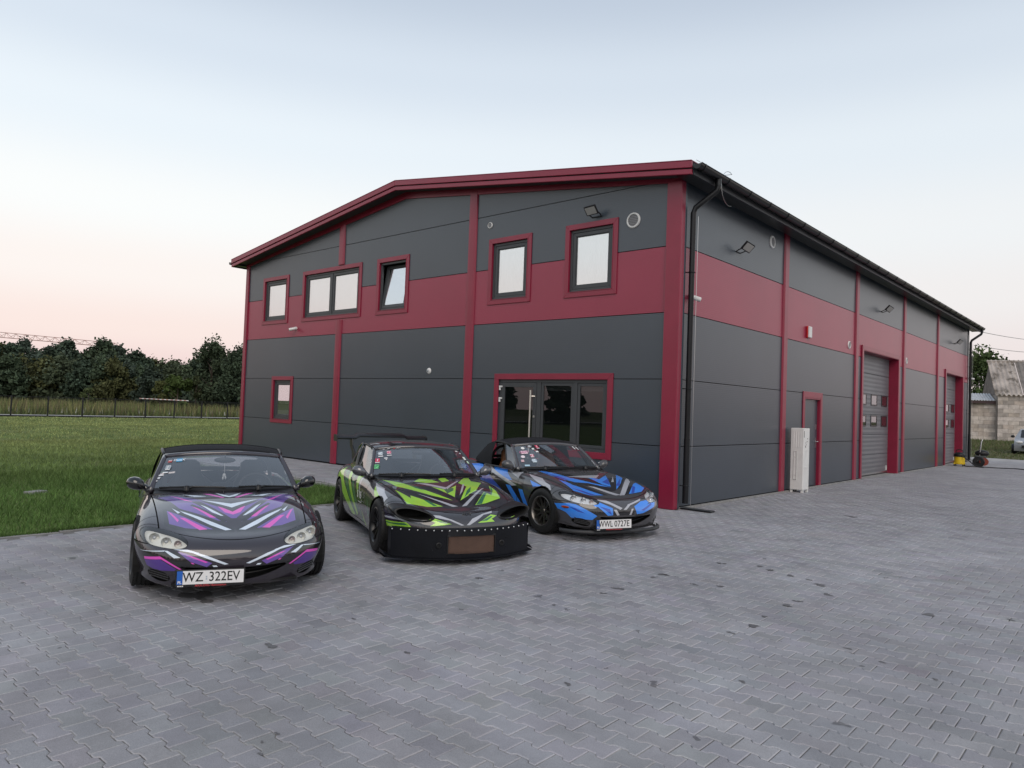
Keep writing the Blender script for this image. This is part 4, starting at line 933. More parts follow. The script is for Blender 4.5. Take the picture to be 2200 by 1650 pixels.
# pressure washer, hose reel and hose
pw_ = thing('pressure_washer', 'grey pressure washer with a silver push handle', 'pressure washer', (0.95, 22.3, 0), 0.2)
MB().box(-.20, .18, -.16, .16, .12, .42).build('engine_block', mat('washer_grey', (.06, .07, .07), .5), pw_, bevel=.04)
MB().sphere((0.05, 0, .50), (.24, .17, .13)).build('tank', M_blk, pw_, smooth=True)
MB().tube([(-.05, -.13, .25), (.02, -.13, .95), (.05, -.10, 1.02), (.05, .10, 1.02), (.02, .13, .95), (-.05, .13, .25)], .018, 8).build('push_handle', M_alu, pw_, auto=True)
for s in (-1, 1): MB().lathe([(0, -.03), (.11, -.03), (.125, 0), (.11, .03), (0, .03)], 20, 'y', (.0, s*.2, .125)).build('wheel', M_blk, pw_, auto=True)
hr = thing('hose_reel', 'black coiled hose reel with a dull red side disc', 'hose reel', (1.0, 21.6, 0), 0.1)
MB().lathe([(.07, -.10), (.17, -.10), (.19, -.05), (.19, .05), (.17, .10), (.07, .10)], 24, 'y', (0, 0, .2)).build('coil', M_blk, hr, auto=True)
MB().lathe([(0, .16), (.15, .16), (.15, .18), (0, .18)], 24, 'y', (.16, .1, .2)).build('disc', mat('dull_red', (.28, .06, .04), .6), hr, auto=True)
for j in range(5): MB().lathe([(.192, -.075+j*.036), (.2, -.062+j*.036), (.192, -.049+j*.036)], 24, 'y', (0, 0, .2)).build('hose_turn', M_blk, hr, smooth=True)
hz = [(0.6, 21.35, .02), (.75, 21.2, .02), (1.2, 21.4, .02), (1.7, 21.55, .02), (2.1, 21.9, .02), (2.5, 21.6, .02), (3.2, 21.3, .02), (4.3, 21.8, .02), (6.5, 22.3, .02)]
def smooth_path(pts, n=8):
    P = np.array(pts, float); out = []
    for i in range(len(P)-1):
        a, b, c, d = P[max(i-1, 0)], P[i], P[i+1], P[min(i+2, len(P)-1)]
        for k in range(n):
            t = k/n; out.append(0.5*((2*b)+(c-a)*t+(2*a-5*b+4*c-d)*t*t+(3*b-a-3*c+d)*t**3))
    out.append(P[-1]); return out
o = MB().tube(smooth_path(hz), .018, 6).build('hose', M_blk, auto=True); tag(o, 'long black hose trailing across the paving from the reel', 'hose')
o = MB().tube(smooth_path([(0.5, 21.15, .42), (.75, 21.1, .25), (1.0, 21.05, .06), (1.25, 21.1, .03), (1.0, 21.3, .025)]), .022, 6).build('vacuum_hose', M_blk, auto=True); tag(o, 'short thick suction hose in front of the vacuum', 'hose')
# parked hatchback cut by the right edge of the frame
_hp = pix(2222, 976, 42.0)
hb = thing('parked_hatchback', 'silver hatchback parked on the verge, cut by the frame edge', 'car', (_hp[0], _hp[1], -0.02), R(4))
M_sil = mat('silver_paint', (0.30, 0.31, 0.33), 0.3, metal=0.4, coat=0.6)
prof = [(-2.0, .24), (-2.05, .55), (-1.95, .78), (-1.1, .98), (-.35, 1.42), (.9, 1.48), (1.75, 1.05), (1.95, .95), (2.0, .5), (1.95, .24)]
mb = MB(); W_ = [(.80, 0), (.86, .02), (.82, .25)]
rows = []
for (xx, zz) in prof:
    w = .86 if zz < 1.0 else .66; rows.append([(-w*.0+s*w*k, xx*(1-.03*abs(k)), zz) for s, k in ((-1, 1), (-1, .96), (-1, .6), (1, 0), (1, .6), (1, .96), (1, 1))])
mb.grid(rows); n = len(prof)
for s in (0, 6): mb.add([r[s] for r in rows], [tuple(range(n)) if s else tuple(range(n-1, -1, -1))])
mb.build('body', M_sil, hb, auto=True)
for s in (-1, 1):
    MB().sphere((s*1.0, -.55, 1.02), (.10, .06, .08)).build('mirror', M_blk, hb, smooth=True)
    MB().sphere((s*.62, -1.92, .72), (.18, .10, .09)).build('headlight', mat('lamp_clear', (.7, .7, .72), .1), hb, smooth=True)
    for yy in (-1.25, 1.25): MB().lathe([(.17, -.02), (.29, -.03), (.31, .02), (.31, .16), (.29, .2)], 24, 'x', (s*.88-.1 if s > 0 else s*.88-.1, yy, .31)).lathe([(0, 0), (.17, -.02)], 24, 'x', (s*.9, yy, .31)).build('wheel', M_blk, hb, auto=True)
MB().add([(-.6, -1.12, 1.0), (.6, -1.12, 1.0), (.58, -.40, 1.42), (-.58, -.40, 1.42)], [(0, 1, 2, 3)]).build('windscreen', M_dark, hb)
MB().box(-.5, .5, -2.09, -2.02, .42, .56).build('grille', M_blk, hb)
# ------------------------------------------------------------------ roadster body surface (bicubic B-spline over a hand-made cage)
# car frame: x lateral (+x = left side of the car), y = distance behind the nose, z up
WF, WR, CAR_L = 0.80, 3.065, 3.945
def zc(s):      # centre-line height of hood / deck
    return np.interp(s, [0.0, 0.10, 0.20, 0.30, 0.45, 0.65, 0.9, 1.15, 1.4, 2.0, 3.0, 3.2, 3.5, 3.75, 3.9], [0.49, 0.540, 0.575, 0.602, 0.645, 0.700, 0.755, 0.797, 0.830, 0.835, 0.855, 0.865, 0.860, 0.835, 0.78])
# outline: x, y, zb, z2,a2, z3,a3, z4,a4, z5,a5, z6,a6, spine_y
SEC = [
 (0.000, 0.000, .165, .215,.020, .345,-.004, .440,.000, .512,.040, .566,.140, 0.60),
 (0.240, 0.006, .165, .215,.020, .345,-.004, .440,.000, .512,.040, .569,.140, 0.60),
 (0.45, 0.04, 0.168, 0.215, 0.03, 0.34, -0.004, 0.436, 0, 0.512, 0.036, 0.58, 0.135, 0.62),
 (0.602, 0.118, 0.176, 0.226, 0.045, 0.34, 0.012, 0.438, 0, 0.518, 0.034, 0.602, 0.14, 0.66),
 (0.718, 0.228, 0.196, 0.242, 0.075, 0.34, 0.03, 0.442, 0.006, 0.53, 0.028, 0.63, 0.13, 0.7),
 (0.788, 0.375, 0.214, 0.258, 0.085, 0.345, 0.038, 0.46, 0.009, 0.555, 0.022, 0.664, 0.115, 0.76),
 (0.822, 0.56, 0.21, 0.255, 0.065, 0.35, 0.03, 0.48, 0.005, 0.598, 0.018, 0.698, 0.105, 0.84),
 (0.837, 0.780, .175, .230,.018, .350, .000, .500,.000, .632,.016, .728,.105, 0.95),
 (0.838, 1.020, .175, .230,.026, .350, .006, .510,.000, .660,.016, .755,.105, 1.10),
 (0.832, 1.300, .175, .230,.034, .350, .010, .515,.000, .675,.014, .775,.100, 1.32),
 (0.822, 1.620, .175, .230,.036, .350, .012, .520,.000, .685,.014, .790,.095, 1.60),
 (0.820, 2.000, .175, .230,.036, .350, .012, .520,.000, .685,.014, .792,.090, 2.00),
 (0.824, 2.400, .175, .230,.036, .350, .012, .520,.000, .690,.012, .795,.092, 2.40),
 (0.836, 2.750, .175, .230,.026, .350, .006, .520,.000, .700,.010, .808,.100, 2.70),
 (0.842, 3.065, .180, .240,.018, .360, .000, .520,.000, .705,.012, .815,.110, 2.95),
 (0.830, 3.330, .190, .250,.018, .370, .000, .520,.000, .700,.014, .812,.115, 3.15),
 (0.775, 3.590, .205, .265,.018, .380, .000, .520,.000, .695,.016, .802,.115, 3.30),
 (0.660, 3.780, .215, .275,.018, .390, .000, .520,.000, .690,.018, .795,.110, 3.42),
 (0.460, 3.890, .220, .280,.018, .400, .000, .530,.000, .690,.020, .795,.110, 3.48),
 (0.220, 3.935, .220, .280,.018, .400, .000, .530,.000, .690,.020, .797,.110, 3.50),
 (0.000, 3.945, .220, .280,.018, .400, .000, .530,.000, .690,.020, .800,.110, 3.50)]
def body_cage():
    S = np.array(SEC); n = len(S); P = S[:, :2]
    ext = np.concatenate([[P[1]*[-1, 1]], P, [P[-2]*[-1, 1]]]); T = ext[2:]-ext[:-2]; T /= np.linalg.norm(T, axis=1)[:, None]
    Nn = np.stack([-T[:, 1], T[:, 0]], 1)      # inward normal (outline runs front centre -> left side -> rear centre)
    Q = []
    for i in range(n):
        x, y, zb, z2, a2, z3, a3, z4, a4, z5, a5, z6, a6, sp = S[i]
        p = np.array([x, y]); nn = Nn[i]
        pts = [(*(p+nn*0.14), zb+0.02), (*(p+nn*0.055), zb), (*(p+nn*a2), z2), (*(p+nn*a3), z3), (*(p+nn*a4), z4), (*(p+nn*a5), z5), (*(p+nn*a6), z6)]
        q = p+nn*a6; spn = np.array([0.0, sp])
        for t in (0.30, 0.62, 0.86, 1.0):
            w = q+(spn-q)*t; r = max(0.0, 1-t)
            zz = zc(w[1])-(zc(q[1] if q[1] > .3 else w[1])*0+zc(w[1])-z6)*r**2.1 if True else 0
            pts.append((w[0], w[1], zz))
        Q.append(pts)
    return np.array(Q)                          # n x 11 x 3
def bspline(C, m, axis):
    """uniform cubic B-spline along axis with m steps per span; C already padded with ghosts"""
    C = np.moveaxis(C, axis, 0); k = len(C)-3; out = []
    for i in range(k):
        for t in np.arange(m)/m:
            b = np.array([(1-t)**3, 3*t**3-6*t*t+4, -3*t**3+3*t*t+3*t+1, t**3])/6
            out.append(np.tensordot(b, C[i:i+4], 1))
    out.append(np.tensordot(np.array([1, 4, 1, 0])/6, C[k-1:k+3][1:4].tolist()+[C[-1].tolist()], 1) if False else np.tensordot(np.array([0, 1, 4, 1])/6, C[k-1:k+3], 1))
    return np.moveaxis(np.array(out), 0, axis)
def body_surface(mu=8, mv=6):
    Q = body_cage(); fl = np.array([-1, 1, 1])
    Q = np.concatenate([(Q[1]*fl)[None], Q, (Q[-2]*fl)[None]], 0)
    bot = 2*Q[:, :1]-Q[:, 1:2]; top = Q[:, -2:-1]*fl
    # spine ghost: mirror image across x = 0
    Q = np.concatenate([bot, Q, top], 1)
    S = bspline(bspline(Q, mu, 0), mv, 1)
    S[0, :, 0] = 0; S[-1, :, 0] = 0; S[:, -1, 0] = 0
    return S
def grid_normals(S):
    du = np.gradient(S, axis=0); dv = np.gradient(S, axis=1); n = np.cross(du, dv); l = np.linalg.norm(n, axis=2, keepdims=True)
    return n/np.maximum(l, 1e-9)
class Poly:
    """polygon soup with per-vertex position and normal; clipped by scalar fields"""
    def __init__(s, P=None): s.p = P if P is not None else []        # list of (k x 6 arrays)
def soup_from_grid(S, mirror=True):
    Nn = grid_normals(S); A = np.concatenate([S, Nn], 2); out = []
    q = np.stack([A[:-1, :-1], A[1:, :-1], A[1:, 1:], A[:-1, 1:]], 2).reshape(-1, 4, 6)
    # outward: front centre normal must point to -y
    if mirror:
        m = q[:, ::-1].copy(); m[:, :, 0] *= -1; m[:, :, 3] *= -1; q = np.concatenate([q, m])
    return [f for f in q]
def clip_soup(F, fn, keep_pos=True):
    """split polygons at fn = 0; returns (positive part, negative part)"""
    if not F: return [], []
    cnt = np.array([len(f) for f in F]); allp = np.concatenate(F); val = fn(allp[:, :3]); st = np.concatenate([[0], np.cumsum(cnt)])
    pos, neg = [], []
    for i, f in enumerate(F):
        v = val[st[i]:st[i+1]]
        if v.min() >= 0: pos.append(f); continue
        if v.max() <= 0: neg.append(f); continue
        a, b = [], []; k = len(f)
        for j in range(k):
            j2 = (j+1) % k; p, q = f[j], f[j2]; vp, vq = v[j], v[j2]
            if vp >= 0: a.append(p)
            if vp <= 0: b.append(p)
            if vp*vq < 0:
                x = p+(q-p)*(vp/(vp-vq)); a.append(x); b.append(x)
        if len(a) > 2: pos.append(np.array(a))
        if len(b) > 2: neg.append(np.array(b))
    return pos, neg
def seam(F, fn, gap=0.0040):
    a, r = clip_soup(F, lambda P: fn(P)-gap); _, b = clip_soup(r, lambda P: fn(P)+gap); return a, b
def split_convex(F, poly, proj, test=None):
    """(inside, outside) of a convex counter-clockwise or clockwise 2-D polygon in the projected plane"""
    if not F: return [], []
    P2 = np.array(poly); ar = 0.5*np.sum(P2[:, 0]*np.roll(P2[:, 1], -1)-np.roll(P2[:, 0], -1)*P2[:, 1]); sg = 1 if ar > 0 else -1
    lo, hi = P2.min(0), P2.max(0); cand, out = [], []
    for f in F:
        q = proj(f[:, :3]); ok = (q.max(0) >= lo).all() and (q.min(0) <= hi).all()
        if ok and test is not None and not test(f): ok = False
        (cand if ok else out).append(f)
    for i in range(len(P2)):
        a, b = P2[i], P2[(i+1) % len(P2)]; e = b-a
        fn = lambda P, a=a, e=e: sg*(e[0]*(proj(P)[:, 1]-a[1])-e[1]*(proj(P)[:, 0]-a[0]))
        cand, o = clip_soup(cand, fn); out += o
        if not cand: break
    return cand, out
TOPV = lambda P: P[:, :2]                       # hood: x, y
FRONTV = lambda P: P[:, [0, 2]]                 # bumper: x, z
SIDEV = lambda P: P[:, [1, 2]]                  # flanks: y, z
YOFF = 1.93
def soup_object(name, groups, parent, weld=True):
    """groups: list of (soup, material); custom normals carried from the smooth surface"""
    V, Nn, F, MI, mats = [], [], [], [], []; idx = {}
    for soup, m in groups:
        if not soup: continue
        if m not in mats: mats.append(m)
        mi = mats.index(m)
        for f in soup:
            ids = []
            for p in f:
                key = (round(p[0], 5), round(p[1], 5), round(p[2], 5))
                j = idx.get(key)
                if j is None: j = len(V); idx[key] = j; V.append((p[0], p[1]-YOFF, p[2])); Nn.append(p[3:6])
                if not ids or ids[-1] != j: ids.append(j)
            if ids and ids[0] == ids[-1] and len(ids) > 1: ids.pop()
            if len(set(ids)) == len(ids) and len(ids) > 2: F.append(ids); MI.append(mi)
    me = bpy.data.meshes.new(name); me.from_pydata(V, [], F)
    for m in mats: me.materials.append(m)
    me.polygons.foreach_set('material_index', MI); me.polygons.foreach_set('use_smooth', [True]*len(F)); me.update()
    nn = np.array(Nn); nn /= np.maximum(np.linalg.norm(nn, axis=1)[:, None], 1e-9)
    if len(me.vertices) == len(nn): me.normals_split_custom_set_from_vertices(nn.tolist())
    return link(name, me, parent)
# ------------------------------------------------------------------ roadster parts
def lampf(P, grow=1.0):
    ax = np.abs(P[:, 0]); dx = (ax-0.572)/(0.182*grow); cz = 0.562+0.15*(ax-0.575)
    b = (0.059+0.008*np.clip(dx, -1, 1))*grow
    return 1-np.abs(dx)**2.7-np.abs((P[:, 2]-cz)/b)**2.3
def mouthf(P):
    x2 = P[:, 0]**2; return np.minimum(np.minimum(P[:, 2]-(0.226+0.66*x2), (0.338+0.10*x2)-P[:, 2]), 0.6-P[:, 1])
def fogf(P):
    ax = np.abs(P[:, 0]); return np.minimum(1-((ax-0.595)/0.085)**2-((P[:, 2]-0.275-0.25*(ax-.595))/0.046)**2, (0.6-P[:, 1])*5)
def hood_x(y): return 0.615+0.075*(y-0.4)
def hood_front(x): return 0.120+0.62*x*x
def cowl(x): return 1.335+0.36*x*x
M_blackp = mat('black_plastic', (0.010, 0.010, 0.011), 0.42)
M_blackg = mat('black_gloss', (0.008, 0.008, 0.009), 0.12, coat=1.0)
M_rubber = mat('tyre_rubber', (0.014, 0.014, 0.014), 0.62, var=0.2, var_scale=30)
M_inner = mat('inner_dark', (0.006, 0.006, 0.006), 0.8)
M_chrome = mat('chrome', (0.8, 0.8, 0.82), 0.08, metal=1.0)
M_lens = glass_mat('lamp_lens', (0.02, 0.02, 0.02), refl=0.06, clear=0.9)
M_screen = glass_mat('windscreen_glass', (0.022, 0.027, 0.031), refl=0.17, clear=0.80)
M_sideglass = glass_mat('side_glass', (0.01, 0.012, 0.012), refl=0.16, clear=0.55)
M_fabric = mat('hood_fabric', (0.018, 0.019, 0.022), 0.85, bump=0.15, bump_scale=220, spec=0.25)
M_seatblk = mat('seat_black', (0.02, 0.02, 0.023), 0.6)
M_plate = mat('plate_white', (0.80, 0.79, 0.78), 0.35)
M_plateblue = mat('plate_blue', (0.02, 0.12, 0.48), 0.35)
M_ink = mat('plate_black', (0.006, 0.006, 0.006), 0.4)
BASE = soup_from_grid(body_surface(8, 6))
def wheel(name, parent, x, y, z, r, w, steer, camber, m_rim, spokes=10, style=0):
    """tyre with grooves, rim barrel, spokes, hub; +x outward for the left side"""
    s = 1 if x > 0 else -1
    wh_ = link(name, None, parent, (x, y-YOFF, z), (0, camber*-s, steer))
    rr = 0.195; h = w/2
    prof = [(rr-.004, -h+.012), (rr+.012, -h), (rr+.045, -h-.004), (r-.03, -h+.002), (r-.010, -h+.012), (r-.001, -h+.03)]
    for g in (-.055, -.018, .018, .055): prof += [(r, g-.006), (r-.008, g-.004), (r-.008, g+.004), (r, g+.006)]
    prof += [(r-.001, h-.03), (r-.010, h-.012), (r-.03, h-.002), (rr+.045, h+.004), (rr+.012, h), (rr-.004, h-.012)]
    ty = MB().lathe(prof, 56, 'x').build('tyre', M_rubber, wh_, auto=True)
    nb = 44; tr = MB()          # tread sipes: raised angled bars on the shoulders
    for i in range(nb):
        a = 2*math.pi*i/nb
        for sd2 in (-1, 1):
            a2 = a+sd2*0.05; x0, x1 = sd2*(h-.035), sd2*(h-.012)
            for (aa, bb) in ((a, a2),):
                p = lambda xx, an, rr_: (xx, rr_*math.cos(an), rr_*math.sin(an))
                tr.add([p(x0, aa-.03, r-.002), p(x0, aa+.03, r-.002), p(x1, bb+.03, r-.009), p(x1, bb-.03, r-.009), p(x0, aa-.025, r+.004), p(x0, aa+.025, r+.004), p(x1, bb+.025, r-.003), p(x1, bb-.025, r-.003)], [(4, 5, 6, 7), (0, 1, 5, 4), (1, 2, 6, 5), (2, 3, 7, 6), (3, 0, 4, 7)])
    tr.build('tread', M_rubber, ty, kind='stuff')
    rim = MB(); rim.lathe([(rr-.03, -h+.02), (rr-.002, -h+.008), (rr, -h+.02), (rr-.015, -h+.05), (rr-.02, h-.05), (rr-.004, h-.02), (rr+.002, h-.002), (rr-.006, h+.001), (rr-.016, h-.012), (rr-.024, h-.05), (rr-.034, -h+.03)], 48, 'x')
    xo = h-.012
    n = spokes
    for i in range(n):
        for dlt in ((-.09, .09) if style else (0,)):
            a0 = 2*math.pi*i/n; a1 = a0+dlt
            ct = lambda an, rad, off: (math.cos(an)*rad-math.sin(an)*off, math.sin(an)*rad+math.cos(an)*off)
            secs = []
            for rad, wd, xx, dp, an in ((0.035, .013, xo-.035, .03, a0), (0.10, .010, xo-.022, .022, (a0+a1)/2), (rr-.02, .009, xo-.006, .02, a1)):
                p = [ct(an, rad, wd), ct(an, rad, -wd)]
                secs.append([(xx, *p[0]), (xx, *p[1]), (xx-dp, *p[1]), (xx-dp, *p[0])])
            vs = sum(secs, []); fs = []
            for k in range(2): fs += [(k*4+j, k*4+(j+1) % 4, k*4+4+(j+1) % 4, k*4+4+j) for j in range(4)]
            rim.add(vs, fs+[(3, 2, 1, 0), (8, 9, 10, 11)])
    rim.lathe([(0, xo-.022), (.03, xo-.022), (.036, xo-.032), (.06, xo-.034), (.066, xo-.05), (.066, xo-.09)], 24, 'x')
    for i in range(4):
        a = .4+i*math.pi/2; rim.lathe([(0, xo-.024), (.009, xo-.024), (.009, xo-.04)], 8, 'x', (0, .05*math.cos(a), .05*math.sin(a)))
    rim.lathe([(0.0, -h+.06), (rr-.03, -h+.06)], 40, 'x', mi=1)
    ro = rim.build('rim', [m_rim, M_inner], wh_, auto=True)
    br = MB().lathe([(.05, xo-.11), (.128, xo-.11), (.128, xo-.125), (.05, xo-.125)], 32, 'x').build('brake_disc', mat('brake_steel', (.3, .3, .31), .4, metal=1), wh_)
    if s < 0:
        for ch in wh_.children: ch.rotation_euler = (0, 0, math.pi)
    return wh_
def seat(parent, x, y, m_seat, m_side):
    o = link('seat', None, parent, (x, y-YOFF, 0))
    def loft(secs):
        mb = MB(); vs = []
        for (cy, cz, hw, th, ty) in secs:
            up = Vector((0, math.sin(ty), math.cos(ty))); n = Vector((0, -math.cos(ty), math.sin(ty)))
            for k in range(10):
                a = 2*math.pi*k/10; xx = hw*math.copysign(abs(math.cos(a))**.6, math.cos(a)); tt = th*math.copysign(abs(math.sin(a))**.6, math.sin(a))
                vs.append((xx, cy+n.y*tt, cz+n.z*tt))
        k = len(secs); fs = [(i*10+j, i*10+(j+1) % 10, (i+1)*10+(j+1) % 10, (i+1)*10+j) for i in range(k-1) for j in range(10)]
        fs += [tuple(range(9, -1, -1)), tuple((k-1)*10+j for j in range(10))]
        return mb.add(vs, fs)
    t = R(22)
    loft([(0.0, .34, .21, .07, t), (.05, .46, .235, .075, t), (.11, .62, .235, .07, t), (.17, .78, .20, .06, t), (.20, .86, .15, .055, t), (.225, .93, .13, .055, t), (.25, 1.00, .12, .05, t), (.26, 1.03, .08, .03, t)]).build('backrest', m_seat, o, smooth=True)
    loft([(-.02, .30, .22, .08, R(-75)), (-.2, .32, .235, .08, R(-80)), (-.45, .35, .23, .075, R(-80)), (-.52, .34, .2, .05, R(-80))]).build('cushion', m_seat, o, smooth=True)
    return o
def plate(parent, txt, x, y, z, yaw, offset, frame_text, pitch=0.0):
    o = link('number_plate', None, parent, (x, y-YOFF, z), (pitch, 0, yaw))
    MB().box(-.268, .268, -.006, .006, -.075, .065).build('plate_frame', M_blackp, o, bevel=.004)
    MB().box(-.212, .256, -.0085, -.0065, -.052, .056).build('plate_face', M_plate, o)
    MB().box(-.256, -.2135, -.0085, -.0065, -.052, .056).build('plate_band', M_plateblue, o)
    fm = lambda ox, oz: frame_matrix((ox, -.0092, oz), (1, 0, 0), (0, 0, 1))
    a, b = txt
    text_mesh('plate_letters', a, .108, M_ink, o, fm(-.135 if len(a) == 2 else -.125, .002), .0006, sx=.86 if len(a) == 2 else .74, bold=.0006)
    text_mesh('plate_letters', b, .108, M_ink, o, fm(.105 if len(a) == 2 else .115, .002), .0006, sx=.86 if len(a) == 2 else .84, bold=.0006)
    text_mesh('country_letters', 'PL', .03, M_plate, o, fm(-.235, -.035), .0006, bold=.0008)
    MB().box(-.038, -.026, -.0092, -.0088, -.002, .012).box(-.038, -.026, -.0092, -.0088, -.02, -.006).build('seal', mat('seal_grey', (.45, .5, .55), .4), o)
    text_mesh('frame_letters', frame_text, .024, mat('frame_red', (.55, .06, .07), .5), o, frame_matrix((.0, -.0068, -.064), (1, 0, 0), (0, 0, 1)), .0004, sx=1.05, shear=.3, bold=.0003)
    for k in range(3): MB().box(-.250+k*.016, -.238+k*.016, -.0072, -.0062, -.069, -.060).build('frame_mark', M_plate, o)
    return o
def _unused(): pass
def roadster(name, label, pos, heading, P):
    """P: dictionary of what differs between the three cars"""
    ang = math.atan2(heading[0], -heading[1])
    car = thing(name, label, 'car', (pos[0]-heading[0]*YOFF*1.0, pos[1]-heading[1]*YOFF*1.0, yard_z(pos[1]-heading[1]*YOFF)), ang, group='liveried roadsters parked in the yard')
    car.rotation_euler = (math.atan(YARD_SLOPE*-heading[1])*1.0 if False else 0, 0, ang)
    dz = -P.get('drop', 0.0); paint = P['paint']
    F = [f.copy() for f in BASE]
    for f in F: f[:, 2] += dz
    Z = lambda fn: (lambda Pn: fn(Pn-np.array([0, 0, dz])))
    def outw(Pn): return Pn
    # openings
    AR = P.get('arch', .322); wz = P['r']
    arch = lambda Pn: np.maximum(np.minimum(np.hypot(Pn[:, 1]-WF, Pn[:, 2]-wz)-AR, np.hypot(Pn[:, 1]-WR, Pn[:, 2]-wz)-AR), 0.50-np.abs(Pn[:, 0]))
    F, _ = clip_soup(F, arch)
    cab = lambda Pn: np.minimum(np.minimum(Pn[:, 1]-cowl(np.minimum(np.abs(Pn[:, 0]), .9))-0.03, 3.08-Pn[:, 1]-0.55*Pn[:, 0]**2), np.minimum(0.705-np.abs(Pn[:, 0]), Pn[:, 2]-dz-.6)*1.0)
    _, F = clip_soup(F, cab)
    front = [f for f in F if f[:, 1].max() < 0.95]; back = [f for f in F if f[:, 1].max() >= 0.95]
    lamp, front = clip_soup(front, Z(lampf))
    rim_, front = clip_soup(front, Z(lambda Q: lampf(Q, 1.035)))
    _, front = clip_soup(front, Z(mouthf))
    _, front = clip_soup(front, Z(fogf))
    F = front+back
    # panels
    hoodfld = lambda Pn: np.minimum(np.minimum((hood_x(Pn[:, 1])-np.abs(Pn[:, 0])), (Pn[:, 1]-hood_front(Pn[:, 0]))), np.minimum((cowl(Pn[:, 0])-0.02-Pn[:, 1]), Pn[:, 2]-dz-.5))
    hood, F = seam(F, hoodfld, .0055)
    bumpf = lambda Pn: np.minimum(np.maximum(np.where(np.abs(Pn[:, 0]) < .5, 1, -1)*1.0*np.minimum(1, (hood_front(Pn[:, 0])+.06-Pn[:, 1])*1.0), (0.522+dz-Pn[:, 2])), 0.62-Pn[:, 1])
    bumper, F = seam(F, bumpf)
    doorf = lambda Pn: np.minimum(np.minimum(Pn[:, 1]-1.44, 2.43-Pn[:, 1]), np.minimum(np.abs(Pn[:, 0])-.55, Pn[:, 2]-dz-.255))
    door, F = seam(F, doorf)
    rb = lambda Pn: Pn[:, 1]-3.42-0.35*(Pn[:, 2]-dz-.5)
    low = lambda Pn: np.minimum(Pn[:, 1]-3.42, .66+dz-Pn[:, 2])
    rbump, F = seam(F, low)
    liv = P.get('livery', [])
    VIEW = {'hood': TOPV, 'bumper': (lambda Q: Q[:, [0, 2]]-np.array([0, dz])), 'side': (lambda Q: Q[:, [1, 2]]-np.array([0, dz]))}
    def paintjob(soup, zone):
        groups = []
        for (zn, mk, poly, both) in liv:
            if zn != zone: continue
            polys = [poly]+([[(-a, b) for a, b in poly]] if both and zone != 'side' else [])
            for pl in polys:
                ins, soup = split_convex(soup, pl, VIEW[zone], (lambda f: abs(f[:, 0]).min() > .5) if zone == 'side' else None)
                groups.append((ins, LIV_MATS[mk]))
        return [(soup, paint)]+groups
    soup_object('bonnet', paintjob(hood, 'hood'), car)
    soup_object('front_bumper', paintjob(bumper, 'bumper'), car)
    for s in (1, -1):
        d = [f for f in door if f[:, 0].mean()*s > 0]; do = soup_object('door', paintjob(d, 'side'), car)
        hb_ = MB().lathe([(0, 0), (.028, 0), (.034, .006), (.036, .0)], 18, 'x', (s*.823, 2.26-YOFF, .70+dz)); hb_.build('door_handle', M_blackg, do, smooth=True)
    soup_object('body', paintjob(F, 'side'), car)
    soup_object('rear_bumper', [(rbump, paint)], car)
    # inner shell
    sh = [f.copy() for f in BASE[::1]]
    for f in sh: f[:, :3] -= f[:, 3:6]*.022; f[:, 2] += dz
    sh, _ = clip_soup(sh, lambda Pn: np.maximum(np.minimum(np.hypot(Pn[:, 1]-WF, Pn[:, 2]-wz)-AR-.005, np.hypot(Pn[:, 1]-WR, Pn[:, 2]-wz)-AR-.005), 0.45-np.abs(Pn[:, 0])))
    _, sh = clip_soup(sh, cab); _, sh = clip_soup(sh, Z(lambda Q: np.minimum(lampf(Q, 1.05), .9-Q[:, 1])))
    _, sh = clip_soup(sh, Z(mouthf)); _, sh = clip_soup(sh, Z(fogf))
    soup_object('inner_shell', [(sh, M_inner)], car)
    # wheel wells and floor
    mb = MB()
    for yy in (WF, WR):
        for s in (-1, 1):
            a = np.linspace(-0.35, math.pi+.35, 18); rows = [[(s*xx, yy-YOFF+AR*1.02*math.cos(t), wz+AR*1.02*math.sin(t)) for t in a] for xx in (.44, .80)]
            mb.grid(rows)
            mb.add([(s*.44, yy-YOFF+AR*1.02*math.cos(t), wz+AR*1.02*math.sin(t)) for t in a], [tuple(range(18))])
    mb.box(-.55, .55, .30-YOFF, 3.6-YOFF, .19+dz, .21+dz)
    mb.build('floor_pan', M_inner, car)
    # mouth and fog recess
    mb = MB(); mb.box(-.5, .5, .16-YOFF, .17-YOFF, .2+dz, .43+dz); mb.box(-.5, .5, .05-YOFF, .17-YOFF, .20+dz, .215+dz); mb.build('grille_backing', M_inner, car)
    mo = MB()
    if not P.get('dam'):
        xs_ = np.linspace(-.46, .46, 30)
        for k, z0 in enumerate((.27, .30)): mo.tube([(x, .065+.24*x*x-YOFF, z0+dz+.35*x*x) for x in xs_ if abs(x) < .38], .006, 6)
        mo.build('grille_bar', M_blackp, car)
        for s in (-1, 1):
            fg = MB()
            for k in range(4): fg.tube([(s*(.52+.15*t), .105+.13*t-YOFF, .245+k*.018+.03*t+dz) for t in (0, .5, 1)], .006, 5)
            fg.build('fog_slat', mat('slat_grey', (.035, .035, .037), .4), car)
            MB().add([(s*.50, .20-YOFF, .2+dz), (s*.70, .36-YOFF, .2+dz), (s*.70, .36-YOFF, .36+dz), (s*.50, .20-YOFF, .36+dz)], [(0, 1, 2, 3)]).build('fog_backing', M_inner, car)
